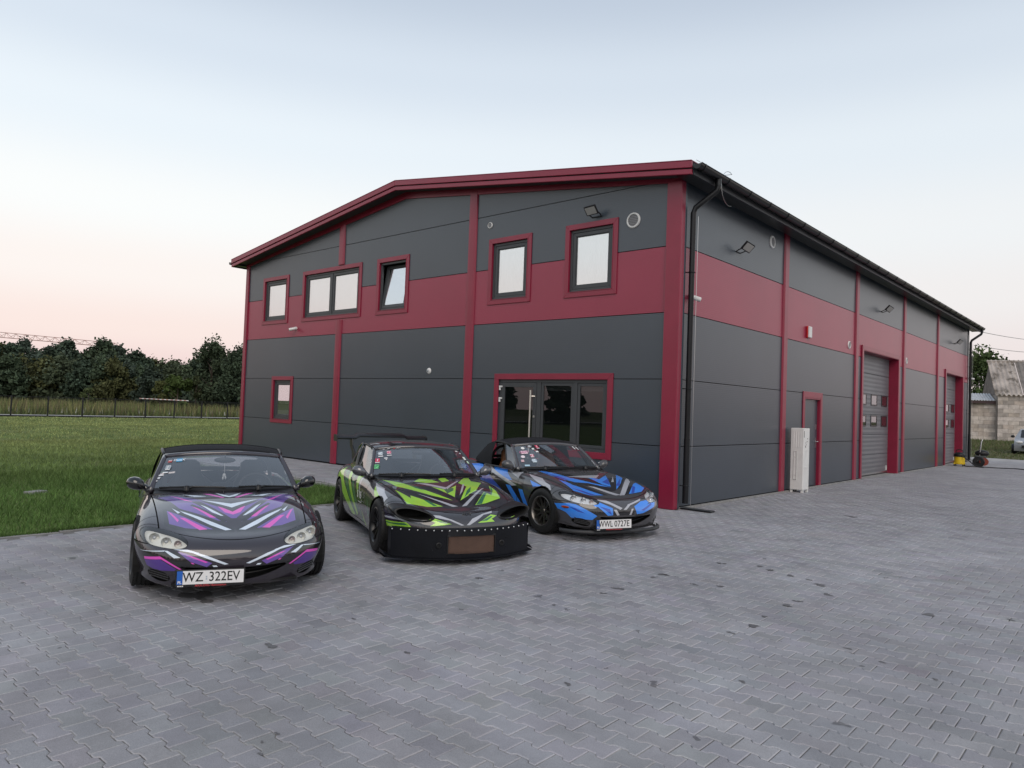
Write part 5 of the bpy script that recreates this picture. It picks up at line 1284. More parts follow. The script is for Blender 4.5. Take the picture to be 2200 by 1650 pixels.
    # headlights
    for s in (1, -1):
        L1 = [f for f in lamp if f[:, 0].mean()*s > 0]
        if P.get('duct'):
            du = MB(); th = np.linspace(0, 2*math.pi, 33)[:-1]
            def ov(g, yy, zz=0, yo=0):
                r_ = []
                for t in th:
                    dx = math.cos(t); b = (.052+.008*dx)*g; ax = .575+.175*g*dx
                    r_.append((s*ax, yy+.28*max(0, ax-.42)-YOFF+0.10*math.sin(t)*(1 if yo else .2), .562+.15*(ax-.575)+b*math.sin(t)+dz+zz))
                return r_
            rows = [ov(1.20, .33, 0, 1), ov(1.30, .18, -.008), ov(1.27, .085, -.015), ov(1.10, .065, -.015), ov(1.0, .10, -.015), ov(.84, .30, -.01)]; matte = True
            n = len(th); vs = sum(rows, [])
            du.add(vs, [(i*n+j, i*n+(j+1) % n, (i+1)*n+(j+1) % n, (i+1)*n+j) for i in range(len(rows)-1) for j in range(n)])
            du.add(rows[-1], [tuple(range(n))], 1)
            du.m = [1 if i >= 3*n else 0 for i in range(len(du.f))]; du.build('headlight_duct', [M_blackp, M_inner], car, smooth=True)
            continue
        h = link('headlight', None, car)
        soup_object('lens', [(L1, M_lens)], h)
        bk = [f.copy() for f in L1]
        for f in bk: f[:, :3] -= f[:, 3:6]*.045
        soup_object('reflector', [(bk, P['reflector'])], h)
        def spot(x, z):           # point on the lens
            Q = np.concatenate([f for f in L1]); d_ = np.hypot(abs(Q[:, 0])-x, Q[:, 2]-dz-z); q = Q[d_.argmin()]; return Vector(q[:3])-Vector((0, YOFF, 0)), Vector(q[3:6]).normalized()
        rec = np.concatenate([f for f in L1])
        # chrome edge between lens and bucket
        for (cx, cz, rr, m1) in ((.655, .575, .040, P['bowl']), (.562, .562, .038, P['bowl']), (.472, .546, .028, P['turn'])):
            p, nn = spot(cx, cz); fw = Vector((nn.x*.3, -1, .15)).normalized(); p0 = p-nn*.030
            mt = frame_matrix((0, 0, 0), fw.cross(Vector((0, 0, 1))).normalized(), Vector((0, 0, 1)))
            x_ = Vector((mt[0][0], mt[1][0], mt[2][0])); y_ = Vector((mt[0][1], mt[1][1], mt[2][1]))
            b = MB(); pr = [(rr, .012), (rr*1.06, .004), (rr*.98, -.004), (rr*.75, -.018), (rr*.35, -.03), (0.0, -.032)]; k = 20; vs = []
            for (r_, h_) in pr:
                for j in range(k): a = 2*math.pi*j/k; vs.append(p0+x_*r_*math.cos(a)+y_*r_*math.sin(a)+fw*h_)
            b.add(vs, [(i*k+j, i*k+(j+1) % k, (i+1)*k+(j+1) % k, (i+1)*k+j) for i in range(len(pr)-1) for j in range(k)])
            b.build('lamp_bowl', m1, h, smooth=True)
            MB().sphere(tuple(p0-fw*.012), rr*.42, 14, 8).build('bulb', P['bulb'] if rr > .03 else P['turn'], h, smooth=True)
        R1 = [f for f in rim_ if f[:, 0].mean()*s > 0]; soup_object('lamp_seal', [(R1, M_blackp)], h)
    # screen frame and glass
    zt = 1.16+dz; zb_ = .82+dz
    def wbase(t): return np.array([.715*t, 1.365+.275*t*t, zb_+.018-.03*t*t])
    def wtop(t): return np.array([.595*t, 1.925+.115*t*t, zt-.045*t*t])
    def wpt(t, v, out=0.0):
        b, tp = wbase(t), wtop(t); p = b+(tp-b)*v; bow = .018*4*v*(1-v); return p+np.array([0, -bow-out, bow*.6+out*.5])
    T = np.linspace(-1, 1, 25); Vv = np.linspace(0, 1, 9)
    ws = MB().grid([[wpt(t*.965, .03+.935*v)-[0, YOFF, 0] for t in T] for v in Vv], flip=False).build('windscreen', M_screen, car, smooth=True)
    fr_ = MB()
    side_rows = []
    def bar(pts, w, m=0):
        fr_.tube([tuple(p-np.array([0, YOFF, 0])) for p in pts], w, 8, m)
    for s in (1, -1): bar([wpt(s*.985, v, -.004) for v in np.linspace(-.06, 1.0, 9)], [.032, .030, .028, .027, .026, .026, .026, .027, .028])
    bar([wpt(t, 1.0, -.004) for t in np.linspace(-.985, .985, 21)], .028)
    fo = fr_.build('windscreen_frame', P.get('frame', paint), car, smooth=True)
    MB().grid([[wpt(t, -.01+.05*v)-[0, YOFF+.006, -.004] for t in T] for v in (0, 1)]).build('cowl_seal', M_blackp, car)
    MB().grid([[(x, cowl(abs(x))-.022+k*.10-YOFF, zc(1.33)-.065*(x/.7)**2+dz-.012+.004*k) for x in np.linspace(-.70, .70, 15)] for k in (0, 1)]).build('cowl_panel', M_blackp, car, smooth=True)
    # wipers
    for (x0, x1, xp) in ((-.60, -.02, -.36), (.10, .62, .28)):
        w = link('wiper', None, car)
        y0 = lambda x, v: tuple(wpt(x/.68, v, .012)-np.array([0, YOFF, 0]))
        MB().tube([y0(x0, .045), y0((x0+x1)/2, .055), y0(x1, .03)], .010, 6).build('blade', M_blackp, w)
        MB().tube([y0(xp, -.015), y0(xp+.02, .03), y0((x0+x1)/2, .062)], [.022, .014, .010], 7).build('arm', M_blackp, w)
        MB().lathe([(0, .05), (.022, .045), (.03, .0)], 12, 'z', y0(xp, -.03)).build('pivot', M_blackp, w, smooth=True)
    # roof
    ST = [1.955, 2.08, 2.25, 2.42, 2.58, 2.74, 2.86, 2.98, 3.10, 3.16]
    def ztop(y): return np.interp(y, [1.93, 2.05, 2.2, 2.4, 2.6, 2.75, 2.9, 3.02, 3.12, 3.18], [1.178, 1.205, 1.222, 1.226, 1.208, 1.165, 1.08, .985, .895, .855])+dz
    def wrail(y): return np.interp(y, [1.95, 2.1, 2.4, 2.7, 3.0, 3.16], [.590, .612, .622, .615, .60, .58])
    def roofpt(y, k):               # k 0..1 across
        w = wrail(y); x = w*k; z0 = ztop(y); drop = (.062 if y < 2.8 else np.interp(y, [2.8, 3.16], [.062, .02]))
        return np.array([x, y-YOFF-.05*0+ (0.09*k*k if y < 2.2 else np.interp(y, [2.2, 2.6], [.09, 0])*k*k), z0-drop*abs(k)**2.6])
    K = np.linspace(-1, 1, 25); Ys = np.concatenate([np.linspace(1.935, 2.2, 8), np.linspace(2.25, 3.17, 26)])
    roof_m = P['roof']
    tm = MB().grid([[roofpt(y, k) for k in K] for y in Ys], flip=True); nk = len(K); hole = lambda i, j: 2.80 < (Ys[i]+Ys[i+1])/2 < 3.08 and abs((K[j]+K[j+1])/2) < .74
    keep_ = [q for q in range(len(tm.f)) if not hole(q//(nk-1), q % (nk-1))]; tm.f = [tm.f[q] for q in keep_]; tm.m = [0]*len(tm.f)
    top = tm.build(P['roofname'], roof_m, car, smooth=True)
    ry_ = [y for y in Ys if 2.76 < y < 3.12]; MB().grid([[roofpt(y, k)-np.array([0, .004, .006]) for k in np.linspace(-.78, .78, 11)] for y in ry_], flip=True).build('rear_window', M_lens, top, smooth=True)
    if roof_m is M_fabric:
        for yb in (2.0, 2.40, 2.78): MB().tube([tuple(roofpt(yb, k)+np.array([0, 0, .001])) for k in K], .007, 6).build('roof_bow', M_fabric, top, smooth=True)
    # sail panels
    for s in (1, -1):
        rows = []
        y_lead = P.get('sail_y', 2.42)
        for y in np.linspace(y_lead, 3.14, 14):
            a = roofpt(y, s*1.0); b = np.array([s*np.interp(y, [2.3, 2.7, 3.0, 3.14], [.725, .725, .70, .62]), y-YOFF, np.interp(y, [2.3, 2.8, 3.14], [.80, .815, .845])+dz])
            row_ = []
            for v in np.linspace(0, 1, 7):
                p = a+(b-a)*v; p[0] += s*.022*math.sin(math.pi*v); p[1] -= P.get('lean', .0)*(v)*max(0, (2.75-y))/.33*.33
                row_.append(p)
            rows.append(row_)
        MB().grid(rows, flip=(s > 0)).build('rear_quarter', P.get('sail', roof_m), top, smooth=True)
        if P.get('sailpillar'):
            p0, p1 = rows[0][0], rows[0][-1]; MB().tube([tuple(p) for p in rows[0]], .026, 8).build('pillar', M_blackg, top, smooth=True)
            MB().tube([tuple(r_[0]) for r_ in rows], .026, 8).build('roof_rail', M_blackg, top, smooth=True)
        # side rail and side glass
        rail = [tuple(wpt(s*.985, 1.0)-np.array([0, YOFF, 0]))]+[tuple(roofpt(y, s*1.0)) for y in np.linspace(2.05, y_lead, 6)]
        MB().tube(rail, .018, 8).build('side_rail', M_blackp, top, smooth=True)
        yA, yB = 1.66, y_lead-.02
        belt = lambda y: np.array([s*.735, y-YOFF, .795+dz])
        def glasspt(t, v):
            b = belt(1.60+(yB-1.60)*t); u_ = np.array(roofpt(np.interp(t, [0, .35, 1], [2.02, 2.1, yB]), s*1.0)) if True else 0
            if t < .36:
                f = wpt(s*.985, min(1, t/.36*1.0+.0))-np.array([0, YOFF, 0]); u_ = f if t < .36 else u_
            return b+(u_-b)*v
        ts = np.linspace(0.02, 1, 15)
        if P.get('glass_up', True):
            MB().grid([[glasspt(t, v) for v in np.linspace(0, .985, 6)] for t in ts], flip=(s < 0)).build('side_window', M_sideglass, car, smooth=True)
        else:
            MB().grid([[glasspt(t, v) for v in np.linspace(0, .97, 6)] for t in np.linspace(.03, .36, 6)], flip=(s < 0)).build('quarter_light', M_sideglass, car, smooth=True)
            MB().tube([tuple(glasspt(.37, v)) for v in np.linspace(0, 1, 5)], .011, 6).build('window_guide', M_blackp, car)
        MB().tube([tuple(belt(y)+np.array([0, 0, .008])) for y in np.linspace(1.56, 2.6, 8)], .012, 6).build('belt_seal', M_blackp, car)
    # cabin
    cabn = MB(); cabn.box(-.68, .68, 1.6-YOFF, 3.0-YOFF, .20+dz, .23+dz); cabn.box(-.70, -.66, 1.5-YOFF, 2.95-YOFF, .22+dz, .77+dz); cabn.box(.66, .70, 1.5-YOFF, 2.95-YOFF, .22+dz, .77+dz); cabn.box(-.68, .68, 2.72-YOFF, 2.95-YOFF, .23+dz, .72+dz)
    cabn.build('cabin_tub', M_seatblk, car, bevel=.01)
    dsh = MB(); dsh.prism([(1.42, .80), (1.62, .815), (1.72, .79), (1.80, .70), (1.80, .52), (1.55, .45), (1.42, .6)], lambda a, b, d: (d, a-YOFF, b+dz), -.68, .68); dsh.build('dashboard', M_blackp, car, bevel=.02)
    st_ = MB(); c0 = Vector((.34, 1.98-YOFF, .76+dz)); ax_ = Vector((0, -.88, .42)).normalized(); xa = Vector((1, 0, 0)); ya = ax_.cross(xa)
    st_.tube([c0+xa*.18*math.cos(t)+ya*.18*math.sin(t) for t in np.linspace(0, 2*math.pi, 29)[:-1]], .016, 8, closed=True)
    for t in (0.3, 2.84, 4.71): st_.tube([c0, c0+xa*.17*math.cos(t)+ya*.17*math.sin(t)], .016, 6)
    st_.tube([c0, c0-ax_*-.25], .04, 8); st_.build('steering_wheel', M_blackp, car, smooth=True)
    for s in (1, -1): seat(car, s*.34, 2.34, P.get('seat', M_seatblk), M_seatblk).location.z = dz+.0
    rbm = P.get('rollbar', M_blackp)
    rbp = MB(); rbp.tube(smooth_path([(-.58, 2.72-YOFF, .5+dz), (-.57, 2.70-YOFF, .85+dz), (-.46, 2.66-YOFF, 1.06+dz), (0, 2.65-YOFF, 1.09+dz), (.46, 2.66-YOFF, 1.06+dz), (.57, 2.70-YOFF, .85+dz), (.58, 2.72-YOFF, .5+dz)], 5), .022, 8)
    if P.get('cage'):
        rbp.tube([(-.45, 2.66-YOFF, 1.05+dz), (-.05, 2.70-YOFF, .72+dz)], .02, 8); rbp.tube([(.45, 2.66-YOFF, 1.05+dz), (.05, 2.70-YOFF, .72+dz)], .02, 8); rbp.tube([(-.56, 2.7-YOFF, .74+dz), (.56, 2.7-YOFF, .74+dz)], .018, 8)
    rbp.build('roll_bar', rbm, car, smooth=True)
    mi_ = MB().sphere((0.0, 1.93-YOFF, 1.085+dz), (.11, .022, .032)); mi_.tube([(0, 1.91-YOFF, 1.15+dz), (0, 1.925-YOFF, 1.09+dz)], .010, 6); mi_.build('rear_view_mirror', M_blackp, car, smooth=True)
    # door mirrors
    for s in (1, -1):
        m_ = link('door_mirror', None, car, (s*.71, 1.70-YOFF, .79+dz)); m_.scale = (.88, .85, .82)
        rows = []
        for k, (xx, ry, rz_, cz, cy) in enumerate(((.055, .05, .030, .05, .0), (.075, .07, .055, .075, -.005), (.12, .085, .078, .092, -.01), (.17, .082, .080, .100, -.008), (.215, .065, .066, .103, 0), (.24, .04, .042, .104, .006), (.25, .012, .012, .104, .01))):
            rows.append([(s*xx, cy+ry*math.cos(t)*(1.0 if math.cos(t) < 0 else .45), cz+rz_*math.sin(t)) for t in np.linspace(0, 2*math.pi, 21)[:-1]])
        mb = MB(); n = 20; mb.add(sum(rows, []), [((i*n+j, i*n+(j+1) % n, (i+1)*n+(j+1) % n, (i+1)*n+j) if s < 0 else (i*n+(j+1) % n, i*n+j, (i+1)*n+j, (i+1)*n+(j+1) % n)) for i in range(len(rows)-1) for j in range(n)])
        mb.build('mirror_shell', P['mirror'], m_, smooth=True)
        MB().tube([(0, .02, -.01), (s*.03, .01, .02), (s*.075, .0, .065)], [.040, .034, .036], 10).build('mirror_arm', P['mirror'], m_, smooth=True)
        MB().sphere((s*.15, .034, .092), (.075, .008, .055)).build('mirror_glass', M_chrome, m_, smooth=True)
    # tail lamps, rear deck details stay simple (unseen from the yard)
    for s in (1, -1): MB().sphere((s*.52, 3.80-YOFF, .64+dz), (.15, .05, .075)).build('tail_lamp', mat('tail_red', (.35, .01, .01), .15), car, smooth=True)
    # wheels
    r, w = P['r'], P['w']; tk = P.get('track', .715)
    for yy in (WF, WR):
        for s in (1, -1): wheel('wheel', car, s*tk, yy, r, r, w, P.get('steer', 0) if yy == WF else 0, P.get('camber', R(1.5)), P['rim'], P.get('spokes', 10), P.get('style', 0))
    return car, ws, wpt, dz
POSE = {'purple': ((0.34, -7.96), (.919, -.394)), 'green': ((0.60, -5.46), (.908, -.419)), 'blue': ((1.05, -3.03), (.945, -.326))}
LIVERY = {
 'purple': [
  ('hood','lb',[(-0.451,0.749),(-0.408,0.672),(-0.195,0.426),(-0.083,0.324),(-0.03,0.334),(-0.295,0.603)],True),
  ('hood','lb',[(-0.514,0.822),(-0.464,0.678),(-0.444,0.702)],True),
  ('hood','lb',[(-0.274,0.9),(-0.176,0.689),(-0.108,0.607),(-0.083,0.6),(-0.221,0.834)],True),
  ('hood','lb',[(-0.255,1.036),(0.0,0.794),(0.0,0.899)],True),
  ('hood','lb',[(-0.428,1.292),(-0.317,1.169),(-0.204,1.157)],True),
  ('hood','lb',[(-0.126,1.284),(-0.06,1.155),(0.0,1.104),(0.0,1.149)],True),
  ('hood','mg',[(-0.452,0.581),(-0.292,0.339),(-0.228,0.353),(-0.409,0.575)],True),
  ('hood','mg',[(-0.547,0.725),(-0.467,0.482),(-0.456,0.528),(-0.521,0.695)],True),
  ('hood','mg',[(-0.347,0.861),(-0.199,0.581),(-0.15,0.571),(-0.299,0.806)],True),
  ('hood','mg',[(-0.124,0.836),(-0.068,0.676),(0.0,0.62),(0.0,0.686),(-0.08,0.792)],True),
  ('hood','mg',[(-0.535,1.278),(-0.403,1.046),(-0.331,0.996)],True),
  ('hood','mg',[(-0.238,1.27),(-0.073,1.089),(-0.044,1.097),(-0.171,1.247)],True),
  ('hood','bk',[(-0.521,0.768),(-0.046,0.287),(-0.012,0.272),(-0.007,0.349),(-0.499,0.858)],True),
  ('hood','bk',[(-0.36,0.887),(-0.097,0.483),(-0.052,0.488),(-0.341,0.922)],True),
  ('hood','pu',[(-0.556,0.755),(-0.532,0.438),(-0.402,0.369),(-0.181,0.351)],True),
  ('hood','pu',[(-0.522,1.017),(-0.451,0.806),(-0.139,0.517),(-0.061,0.479),(-0.34,0.981)],True),
  ('hood','pd',[(-0.641,1.247),(-0.522,1.017),(-0.21,0.994),(-0.522,1.271)],True),
  ('hood','pu',[(-0.275,1.004),(-0.022,0.545),(0.0,0.543),(0.0,0.681)],True),
  ('hood','bk',[(-0.591,0.823),(-0.569,0.405),(-0.485,0.329),(-0.16,0.247),(-0.063,0.3)],True),
  ('bumper','lb',[(-0.502,0.496),(-0.321,0.464),(-0.297,0.467),(-0.386,0.493)],True),
  ('bumper','lb',[(-0.386,0.492),(-0.37,0.478),(-0.264,0.432),(-0.098,0.366),(-0.069,0.371),(-0.24,0.445)],True),
  ('bumper','lb',[(-0.752,0.464),(-0.72,0.464),(-0.564,0.476),(-0.56,0.484)],True),
  ('bumper','lb',[(-0.564,0.483),(-0.487,0.427),(-0.44,0.432),(-0.537,0.482)],True),
  ('bumper','lb',[(-0.196,0.364),(-0.184,0.351),(-0.151,0.351),(-0.164,0.364)],True),
  ('bumper','mg',[(-0.713,0.419),(-0.708,0.398),(-0.577,0.415),(-0.594,0.436)],True),
  ('bumper','mg',[(-0.594,0.436),(-0.581,0.413),(-0.443,0.334),(-0.427,0.337),(-0.574,0.426)],True),
  ('bumper','mg',[(-0.401,0.452),(-0.246,0.387),(-0.23,0.394),(-0.353,0.442)],True),
  ('bumper','mg',[(-0.363,0.394),(-0.35,0.381),(-0.33,0.379),(-0.343,0.39)],True),
  ('bumper','pd',[(-0.708,0.395),(-0.69,0.347),(-0.616,0.318),(-0.482,0.322),(-0.467,0.336),(-0.589,0.412)],True),
  ('bumper','pu',[(-0.465,0.48),(-0.367,0.401),(-0.237,0.353),(-0.197,0.384),(-0.401,0.465)],True),
  ('bumper','bk',[(-0.745,0.461),(-0.718,0.42),(-0.443,0.341),(-0.171,0.334),(-0.156,0.36),(-0.465,0.472),(-0.576,0.475)],True),
  ('bumper','bk',[(-0.576,0.475),(-0.443,0.341),(-0.171,0.334),(-0.481,0.48)],True),
 ],
 'green': [
  ('hood','sv',[(-0.397,0.677),(-0.084,0.316),(-0.017,0.329),(-0.342,0.629)],False),
  ('hood','sv',[(0.024,0.322),(0.091,0.341),(0.498,0.859),(0.442,0.819)],False),
  ('hood','sv',[(-0.305,1.086),(-0.013,0.801),(0.022,0.871),(-0.173,1.042)],False),
  ('hood','sv',[(0.008,0.8),(0.282,1.17),(0.247,1.151),(0.016,0.871)],False),
  ('hood','sv',[(0.095,0.604),(0.173,0.726),(0.298,1.007),(0.272,1.005)],False),
  ('hood','dg',[(-0.372,0.507),(-0.298,0.337),(-0.253,0.339),(-0.316,0.484)],False),
  ('hood','dg',[(0.211,0.358),(0.287,0.376),(0.463,0.672),(0.43,0.682)],False),
  ('hood','dg',[(-0.036,0.658),(0.07,0.759),(0.105,0.845),(-0.028,0.883)],False),
  ('hood','dg',[(0.134,0.546),(0.271,0.724),(0.343,0.904),(0.24,0.758)],False),
  ('hood','dg',[(-0.46,1.127),(-0.353,0.872),(-0.275,0.777),(-0.349,0.97)],False),
  ('hood','dg',[(0.485,0.576),(0.564,0.743),(0.61,0.921),(0.533,0.745)],False),
  ('hood','li',[(-0.613,0.832),(-0.593,0.373),(-0.507,0.525)],False),
  ('hood','li',[(-0.593,0.373),(-0.38,0.307),(-0.507,0.525)],False),
  ('hood','li',[(-0.509,0.519),(-0.38,0.307),(-0.193,0.332),(-0.488,0.617)],False),
  ('hood','li',[(-0.628,1.397),(-0.56,0.968),(-0.401,0.784),(-0.389,0.997)],False),
  ('hood','li',[(-0.401,0.784),(-0.24,0.621),(-0.311,0.857),(-0.389,0.997)],False),
  ('hood','li',[(-0.311,0.857),(-0.24,0.621),(-0.031,0.475)],False),
  ('hood','li',[(-0.298,1.151),(-0.165,1.067),(0.001,1.081),(-0.061,1.207),(-0.185,1.289)],False),
  ('hood','li',[(-0.152,0.91),(0.02,0.557),(-0.003,0.777)],False),
  ('hood','li',[(-0.003,0.777),(0.02,0.557),(0.169,0.947)],False),
  ('hood','li',[(0.235,1.06),(0.292,0.902),(0.441,1.17),(0.521,1.533)],False),
  ('hood','li',[(0.185,0.604),(0.356,0.755),(0.554,1.102),(0.441,1.17),(0.286,0.902)],False),
  ('hood','li',[(0.061,0.471),(0.203,0.604),(0.307,0.756),(0.286,0.902)],False),
  ('hood','li',[(0.471,0.542),(0.55,0.476),(0.602,0.743),(0.603,0.968)],False),
  ('hood','li',[(0.195,0.347),(0.336,0.382),(0.55,0.476),(0.434,0.698)],False),
  ('hood','li',[(0.037,1.085),(0.151,1.158),(0.15,1.356),(0.042,1.257)],False),
  ('hood','bk',[(-0.359,1.105),(-0.267,0.846),(0.009,0.525),(-0.008,0.76)],False),
  ('hood','bk',[(-0.601,0.901),(-0.484,0.649),(-0.1,0.338),(-0.045,0.433)],False),
  ('hood','bk',[(0.013,0.501),(0.053,0.381),(0.298,0.599),(0.57,1.117),(0.618,1.591),(0.219,1.068)],False),
  ('hood','bk',[(0.144,0.311),(0.493,0.412),(0.564,0.468),(0.661,1.049),(0.49,0.91)],False),
  ('bumper','sv',[(-0.416,0.532),(-0.208,0.492),(-0.175,0.496),(-0.299,0.537),(-0.41,0.546)],False),
  ('bumper','sv',[(-0.208,0.492),(-0.085,0.439),(-0.052,0.442),(-0.189,0.502)],False),
  ('bumper','sv',[(-0.024,0.442),(0.009,0.441),(0.204,0.539),(0.184,0.543),(0.049,0.503)],False),
  ('bumper','sv',[(0.184,0.543),(0.202,0.536),(0.307,0.55),(0.321,0.566)],False),
  ('bumper','sv',[(-0.816,0.492),(-0.804,0.478),(-0.664,0.483),(-0.761,0.502)],False),
  ('bumper','sv',[(-0.614,0.478),(-0.534,0.464),(-0.486,0.476)],False),
  ('bumper','dg',[(-0.801,0.434),(-0.786,0.424),(-0.623,0.433),(-0.665,0.453)],False),
  ('bumper','dg',[(-0.359,0.496),(-0.322,0.473),(-0.224,0.457),(-0.253,0.477)],False),
  ('bumper','dg',[(0.144,0.477),(0.215,0.479),(0.3,0.518),(0.278,0.523)],False),
  ('bumper','li',[(-0.811,0.448),(-0.795,0.386),(-0.602,0.423),(-0.649,0.465)],False),
  ('bumper','li',[(-0.46,0.513),(-0.358,0.468),(-0.192,0.454),(-0.361,0.51)],False),
  ('bumper','li',[(-0.425,0.436),(-0.288,0.444),(-0.192,0.457),(-0.358,0.473)],False),
  ('bumper','li',[(0.107,0.461),(0.279,0.496),(0.352,0.525),(0.285,0.536)],False),
  ('bumper','li',[(0.107,0.461),(0.311,0.468),(0.279,0.496)],False),
  ('bumper','li',[(0.464,0.471),(0.613,0.489),(0.603,0.516)],False),
  ('bumper','bk',[(-0.488,0.432),(-0.096,0.44),(-0.348,0.519),(-0.479,0.517)],False),
 ],
 'blue': [
  ('hood','sv',[(-0.231,0.58),(-0.004,0.257),(0.099,0.266),(-0.146,0.543)],False),
  ('hood','sv',[(0.055,0.251),(0.138,0.253),(0.553,0.667),(0.71,0.932)],False),
  ('hood','sv',[(-0.316,0.973),(-0.093,0.895),(0.118,0.866),(0.276,1.014)],False),
  ('hood','sv',[(0.253,0.697),(0.294,0.695),(0.486,0.972)],False),
  ('hood','bd',[(0.098,0.701),(0.142,0.592),(0.303,0.842)],False),
  ('hood','bd',[(0.223,0.556),(0.285,0.551),(0.543,0.864)],False),
  ('hood','bd',[(0.293,0.305),(0.342,0.305),(0.497,0.478),(0.479,0.519)],False),
  ('hood','bd',[(-0.554,0.496),(-0.404,0.267),(-0.305,0.275),(-0.425,0.414)],False),
  ('hood','bd',[(-0.501,1.261),(-0.468,0.862),(-0.372,0.815),(-0.417,0.99)],False),
  ('hood','bl',[(-0.508,1.096),(-0.438,0.812),(-0.287,0.896),(-0.406,1.259),(-0.507,1.502)],False),
  ('hood','bl',[(-0.448,0.869),(-0.34,0.722),(-0.069,0.651),(-0.426,1.075)],False),
  ('hood','bl',[(-0.329,0.833),(-0.035,0.563),(0.107,0.512),(-0.069,0.651)],False),
  ('hood','bl',[(-0.579,0.39),(-0.436,0.579),(-0.467,0.743),(-0.521,0.853)],False),
  ('hood','bl',[(-0.583,0.396),(-0.411,0.257),(-0.189,0.274),(-0.443,0.615)],False),
  ('hood','bl',[(-0.012,0.94),(0.031,0.609),(0.123,0.534),(0.131,0.814)],False),
  ('hood','bl',[(0.123,0.534),(0.38,1.004),(0.131,0.814)],False),
  ('hood','bl',[(0.148,0.441),(0.364,0.632),(0.575,0.865),(0.64,1.104)],False),
  ('hood','bl',[(0.239,0.289),(0.474,0.313),(0.61,0.418),(0.659,0.648),(0.546,0.582)],False),
  ('hood','bk',[(-0.491,0.78),(-0.004,0.385),(0.11,0.407),(0.135,0.528),(-0.315,1.3),(-0.476,1.568)],False),
  ('hood','bk',[(-0.607,0.372),(-0.325,0.248),(-0.117,0.276),(-0.503,0.979)],False),
  ('hood','bk',[(0.027,0.383),(0.255,0.49),(0.641,0.878),(0.185,0.866)],False),
  ('hood','bk',[(0.123,0.255),(0.484,0.295),(0.648,0.432),(0.316,0.548)],False),
  ('bumper','sv',[(-0.424,0.558),(-0.239,0.495),(-0.189,0.505),(-0.271,0.544)],False),
  ('bumper','sv',[(-0.239,0.495),(-0.111,0.433),(-0.077,0.453),(-0.2,0.511)],False),
  ('bumper','sv',[(-0.065,0.431),(-0.019,0.43),(0.061,0.484),(0.027,0.494)],False),
  ('bumper','sv',[(0.027,0.494),(0.061,0.484),(0.267,0.53),(0.299,0.552)],False),
  ('bumper','sv',[(-0.215,0.437),(-0.166,0.363),(-0.128,0.365),(-0.171,0.436)],False),
  ('bumper','sv',[(0.027,0.362),(0.059,0.363),(0.102,0.439),(0.07,0.44)],False),
  ('bumper','bd',[(-0.729,0.461),(-0.651,0.405),(-0.577,0.387),(-0.669,0.446)],False),
  ('bumper','bd',[(-0.41,0.48),(-0.246,0.371),(-0.271,0.444)],False),
  ('bumper','bd',[(0.225,0.415),(0.277,0.406),(0.453,0.475),(0.448,0.499)],False),
  ('bumper','bl',[(-0.798,0.478),(-0.781,0.415),(-0.739,0.387),(-0.693,0.431),(-0.726,0.503)],False),
  ('bumper','bl',[(-0.726,0.503),(-0.692,0.418),(-0.496,0.31),(-0.445,0.361),(-0.664,0.493)],False),
  ('bumper','bl',[(-0.747,0.398),(-0.689,0.32),(-0.567,0.312),(-0.496,0.31),(-0.693,0.431)],False),
  ('bumper','bl',[(-0.507,0.531),(-0.461,0.474),(-0.226,0.455),(-0.387,0.524)],False),
  ('bumper','bl',[(-0.435,0.48),(-0.302,0.363),(-0.229,0.368),(-0.226,0.455)],False),
  ('bumper','bl',[(0.119,0.468),(0.14,0.406),(0.353,0.481),(0.498,0.541),(0.255,0.519)],False),
  ('bumper','bl',[(0.14,0.406),(0.156,0.368),(0.259,0.376),(0.503,0.446),(0.556,0.513),(0.353,0.481)],False),
  ('bumper','bk',[(-0.643,0.507),(-0.457,0.367),(-0.289,0.366),(-0.435,0.48)],False),
  ('bumper','bk',[(-0.243,0.444),(-0.217,0.364),(0.108,0.358),(0.112,0.444)],False),
  ('bumper','bk',[(0.108,0.358),(0.16,0.33),(0.435,0.377),(0.466,0.45)],False),
 ],
}
# ------------------------------------------------------------------ the three cars
def norm2(v): l = math.hypot(*v); return (v[0]/l, v[1]/l)
def wrap(n, c, r=0.42):
    m = mat(n, c, r, spec=0.3, coat=1.0, coat_rough=0.02, var=0.05, var_scale=5); m.node_tree.nodes['Principled BSDF'].inputs['Coat IOR'].default_value = 1.75; return m
M_pp, M_pg, M_pb = wrap('aubergine_wrap', (0.024, 0.019, 0.027)), wrap('graphite_wrap', (0.028, 0.026, 0.031)), wrap('gunmetal_wrap', (0.055, 0.053, 0.057))
LIV_MATS = dict(lb=wrap('ice_blue_vinyl', (.72, .81, .92)), mg=wrap('magenta_vinyl', (.80, .085, .56)), pu=wrap('violet_vinyl', (.155, .08, .38)), pd=wrap('deep_violet_vinyl', (.08, .03, .26)), bk=wrap('black_vinyl', (.008, .007, .009)),
                li=wrap('lime_vinyl', (.38, .72, .06)), dg=wrap('dark_green_vinyl', (.035, .17, .075)), sv=wrap('silver_vinyl', (.45, .46, .50)), bl=wrap('blue_vinyl', (.045, .27, .92)), bd=wrap('deep_blue_vinyl', (.025, .08, .46)))
